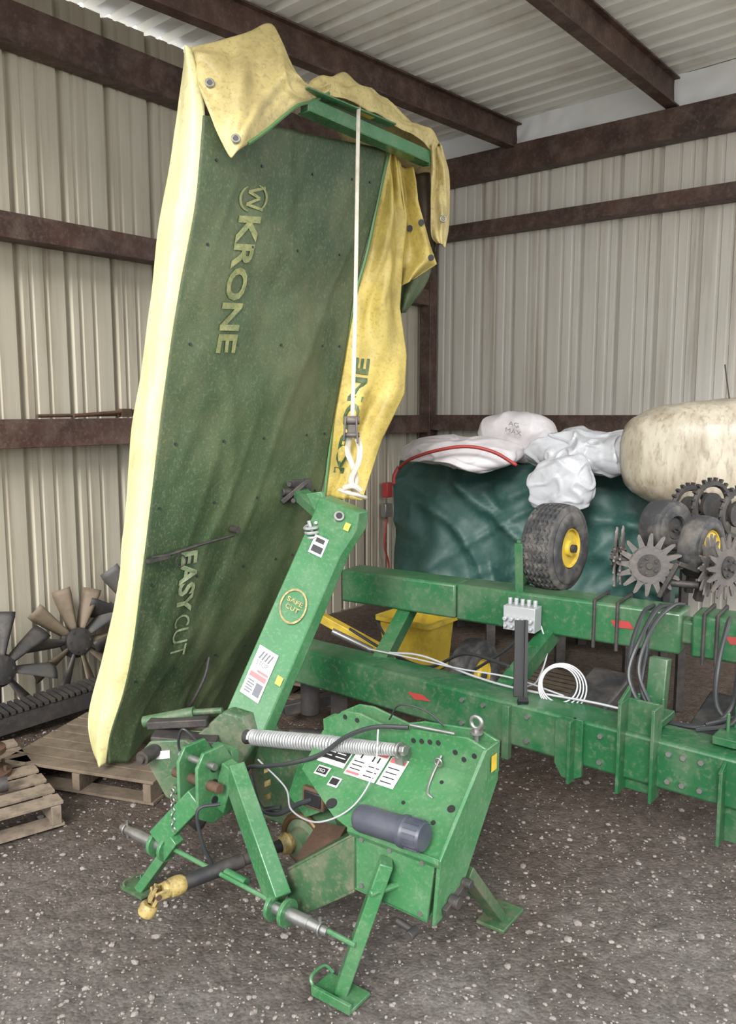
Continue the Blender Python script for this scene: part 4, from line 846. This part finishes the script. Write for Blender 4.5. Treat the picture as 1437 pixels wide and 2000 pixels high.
for k in range(6):
    a=k*math.pi/3; mb.cyl(c+V((.08*math.cos(a),.08*math.sin(a),.0)),c+V((.08*math.cos(a),.08*math.sin(a),.04)),.008,n=8)
mk(mb,'wheel_hub',M_rust,label='rusty wheel hub standing on a pallet',cate='machine part')
mb=MB(); mb.cyl((-1.64,3.18,.141),(-1.52,3.24,.141),.025); mb.cyl((-1.54,3.23,.141),(-1.505,3.25,.141),.032); mk(mb,'shaft_stub',M_dark,label='short rusty shaft lying on a pallet',cate='machine part')
def fan(c,ax,R,n,tw,label,rot=0,m1=M_fan,m2=M_fan2):
    c=V(c); F=empty('cooling_fan',V((c.x,c.y,max(0,c.z-R))),label,'fan','old radiator fans leaning on the wall'); d,sd,u=frame(V(ax))
    for i in range(n):
        a=rot+2*math.pi*i/n; e=sd*math.cos(a)+u*math.sin(a); g=-sd*math.sin(a)+u*math.cos(a); mb=MB()
        def bl(x,y):
            r=R*(.2+.8*x); w=R*(.16+.20*x)*(1 if x<.92 else .9); q=(y-.5); an_=tw*(1-.3*x)
            return c+e*r+g*(q*w*math.cos(an_)+R*.04*x*x)+d*(q*w*math.sin(an_)+.015*math.sin(math.pi*y))
        mb.grid(bl,8,4); mk(mb,'blade',m1 if (i%4) else m2,F,solid=.004,smooth=60)
    mb=MB(); mb.lathe(c,d,[(0,-.03),(R*.30,-.03),(R*.30,-.01),(R*.25,.0),(R*.25,.03),(R*.14,.045),(0,.045)],30)
    for i in range(6):
        a=2*math.pi*i/6; e=sd*math.cos(a)+u*math.sin(a); mb.cyl(c+e*R*.18+d*.03,c+e*R*.18+d*.042,R*.03,n=6)
    mk(mb,'fan_hub',M_dark,F)
fa=V((.72,-.66,.2))
fan((-1.96,4.22,.31),fa,.31,8,.8,'dark bladed radiator fan leaning against the wall',.2,M_dark,M_fan)
fan((-1.70,4.66,.34),fa,.32,10,.8,'dusty tan bladed radiator fan leaning against the wall',.1,M_fan2,M_fan)
fan((-1.40,5.0,.40),fa,.38,9,.8,'large dark radiator fan standing behind another fan',.3,M_fan,M_dark)
mb=MB(); a0=V((-2.15,3.80,.07)); a1=V((-1.50,4.42,.12)); dd=(a1-a0).normalized(); sd=V((-dd.y,dd.x,0))
for k in(-1,1): mb.beam(a0+sd*k*.06,a1+sd*k*.06,.025,.09)
for i in range(26): p=a0.lerp(a1,(i+.5)/26)+Z*.05; mb.prism([p-sd*.08-dd*.01,p+sd*.08-dd*.01,p+sd*.08+dd*.01,p-sd*.08+dd*.01],Z*.02)
mk(mb,'conveyor_chain',M_dark,label='dark steel toothed bar lying by the wall',cate='chain')
eb=empty('electrical_box',S(.02,.66,.6),'red and grey electrical box mounted on the corner wall','electrical box')
mb=MB(); mb.box(S(.06,.66,.98),PD*.06,QD*.08,Z*.13); mk(mb,'red_box',M_red,eb,bevel=.006)
mb=MB(); mb.box(S(.05,.66,.80),PD*.06,QD*.10,Z*.12); mk(mb,'outlet_box',M_steel,eb,bevel=.006)
mb=MB(); mb.tube([S(.05,.66,.74),S(.06,.70,.5),S(.06,.64,.3),S(.06,.68,.1)],.009,8); mk(mb,'conduit',M_red,eb)
mb=MB(); 
mb.tube([S(.06,3.9,1.650),S(.06,3.3,1.655),S(.07,2.6,1.650)],.010,8); mb.tube([S(.10,3.7,1.650),S(.10,3.2,1.675),S(.10,2.8,1.650)],.012,8); mb.box(S(.09,3.35,1.665),PD*.05,QD*.07,Z*.05)
mk(mb,'metal_rod',M_rust,label='rusty rods lying on a wall girt',cate='rods')
mb=MB(); mb.beam((-.35,3.9,.03),(-.05,4.15,.06),.05,.05); mb.cyl((-.4,4.0,.05),(-.1,3.95,.05),.03); mb.beam((-.45,4.2,.1),(-.15,4.3,.14),.06,.06); mb.cyl((-.30,4.1,.12),(-.30,4.1,.30),.05); mk(mb,'scrap_iron',M_dark,label='dark scrap iron pieces on the dirt',cate='scrap metal',bevel=.004)

# ============================================================ LIGHT + CAMERA
w=bpy.data.worlds.new('w'); scene.world=w; w.use_nodes=True; bg=w.node_tree.nodes['Background']; bg.inputs[0].default_value=(.97,.985,1,1); bg.inputs[1].default_value=2.6
sl=bpy.data.lights.new('sun','SUN'); sl.energy=4.2; sl.angle=math.radians(20); sl.color=(1,.975,.94); so=bpy.data.objects.new('sun',sl); COL.objects.link(so)
so.rotation_euler=V((.30,1,-.62)).to_track_quat('-Z','Y').to_euler()
scene.view_settings.view_transform='Standard'
cd=bpy.data.cameras.new('camera'); cam=bpy.data.objects.new('camera',cd); COL.objects.link(cam); scene.camera=cam
cam.location=(0,0,1.7); cam.rotation_euler=(math.radians(90-7.3),0,0)
cd.sensor_fit='VERTICAL'; cd.sensor_height=36; cd.lens=28.8; cd.clip_start=.05
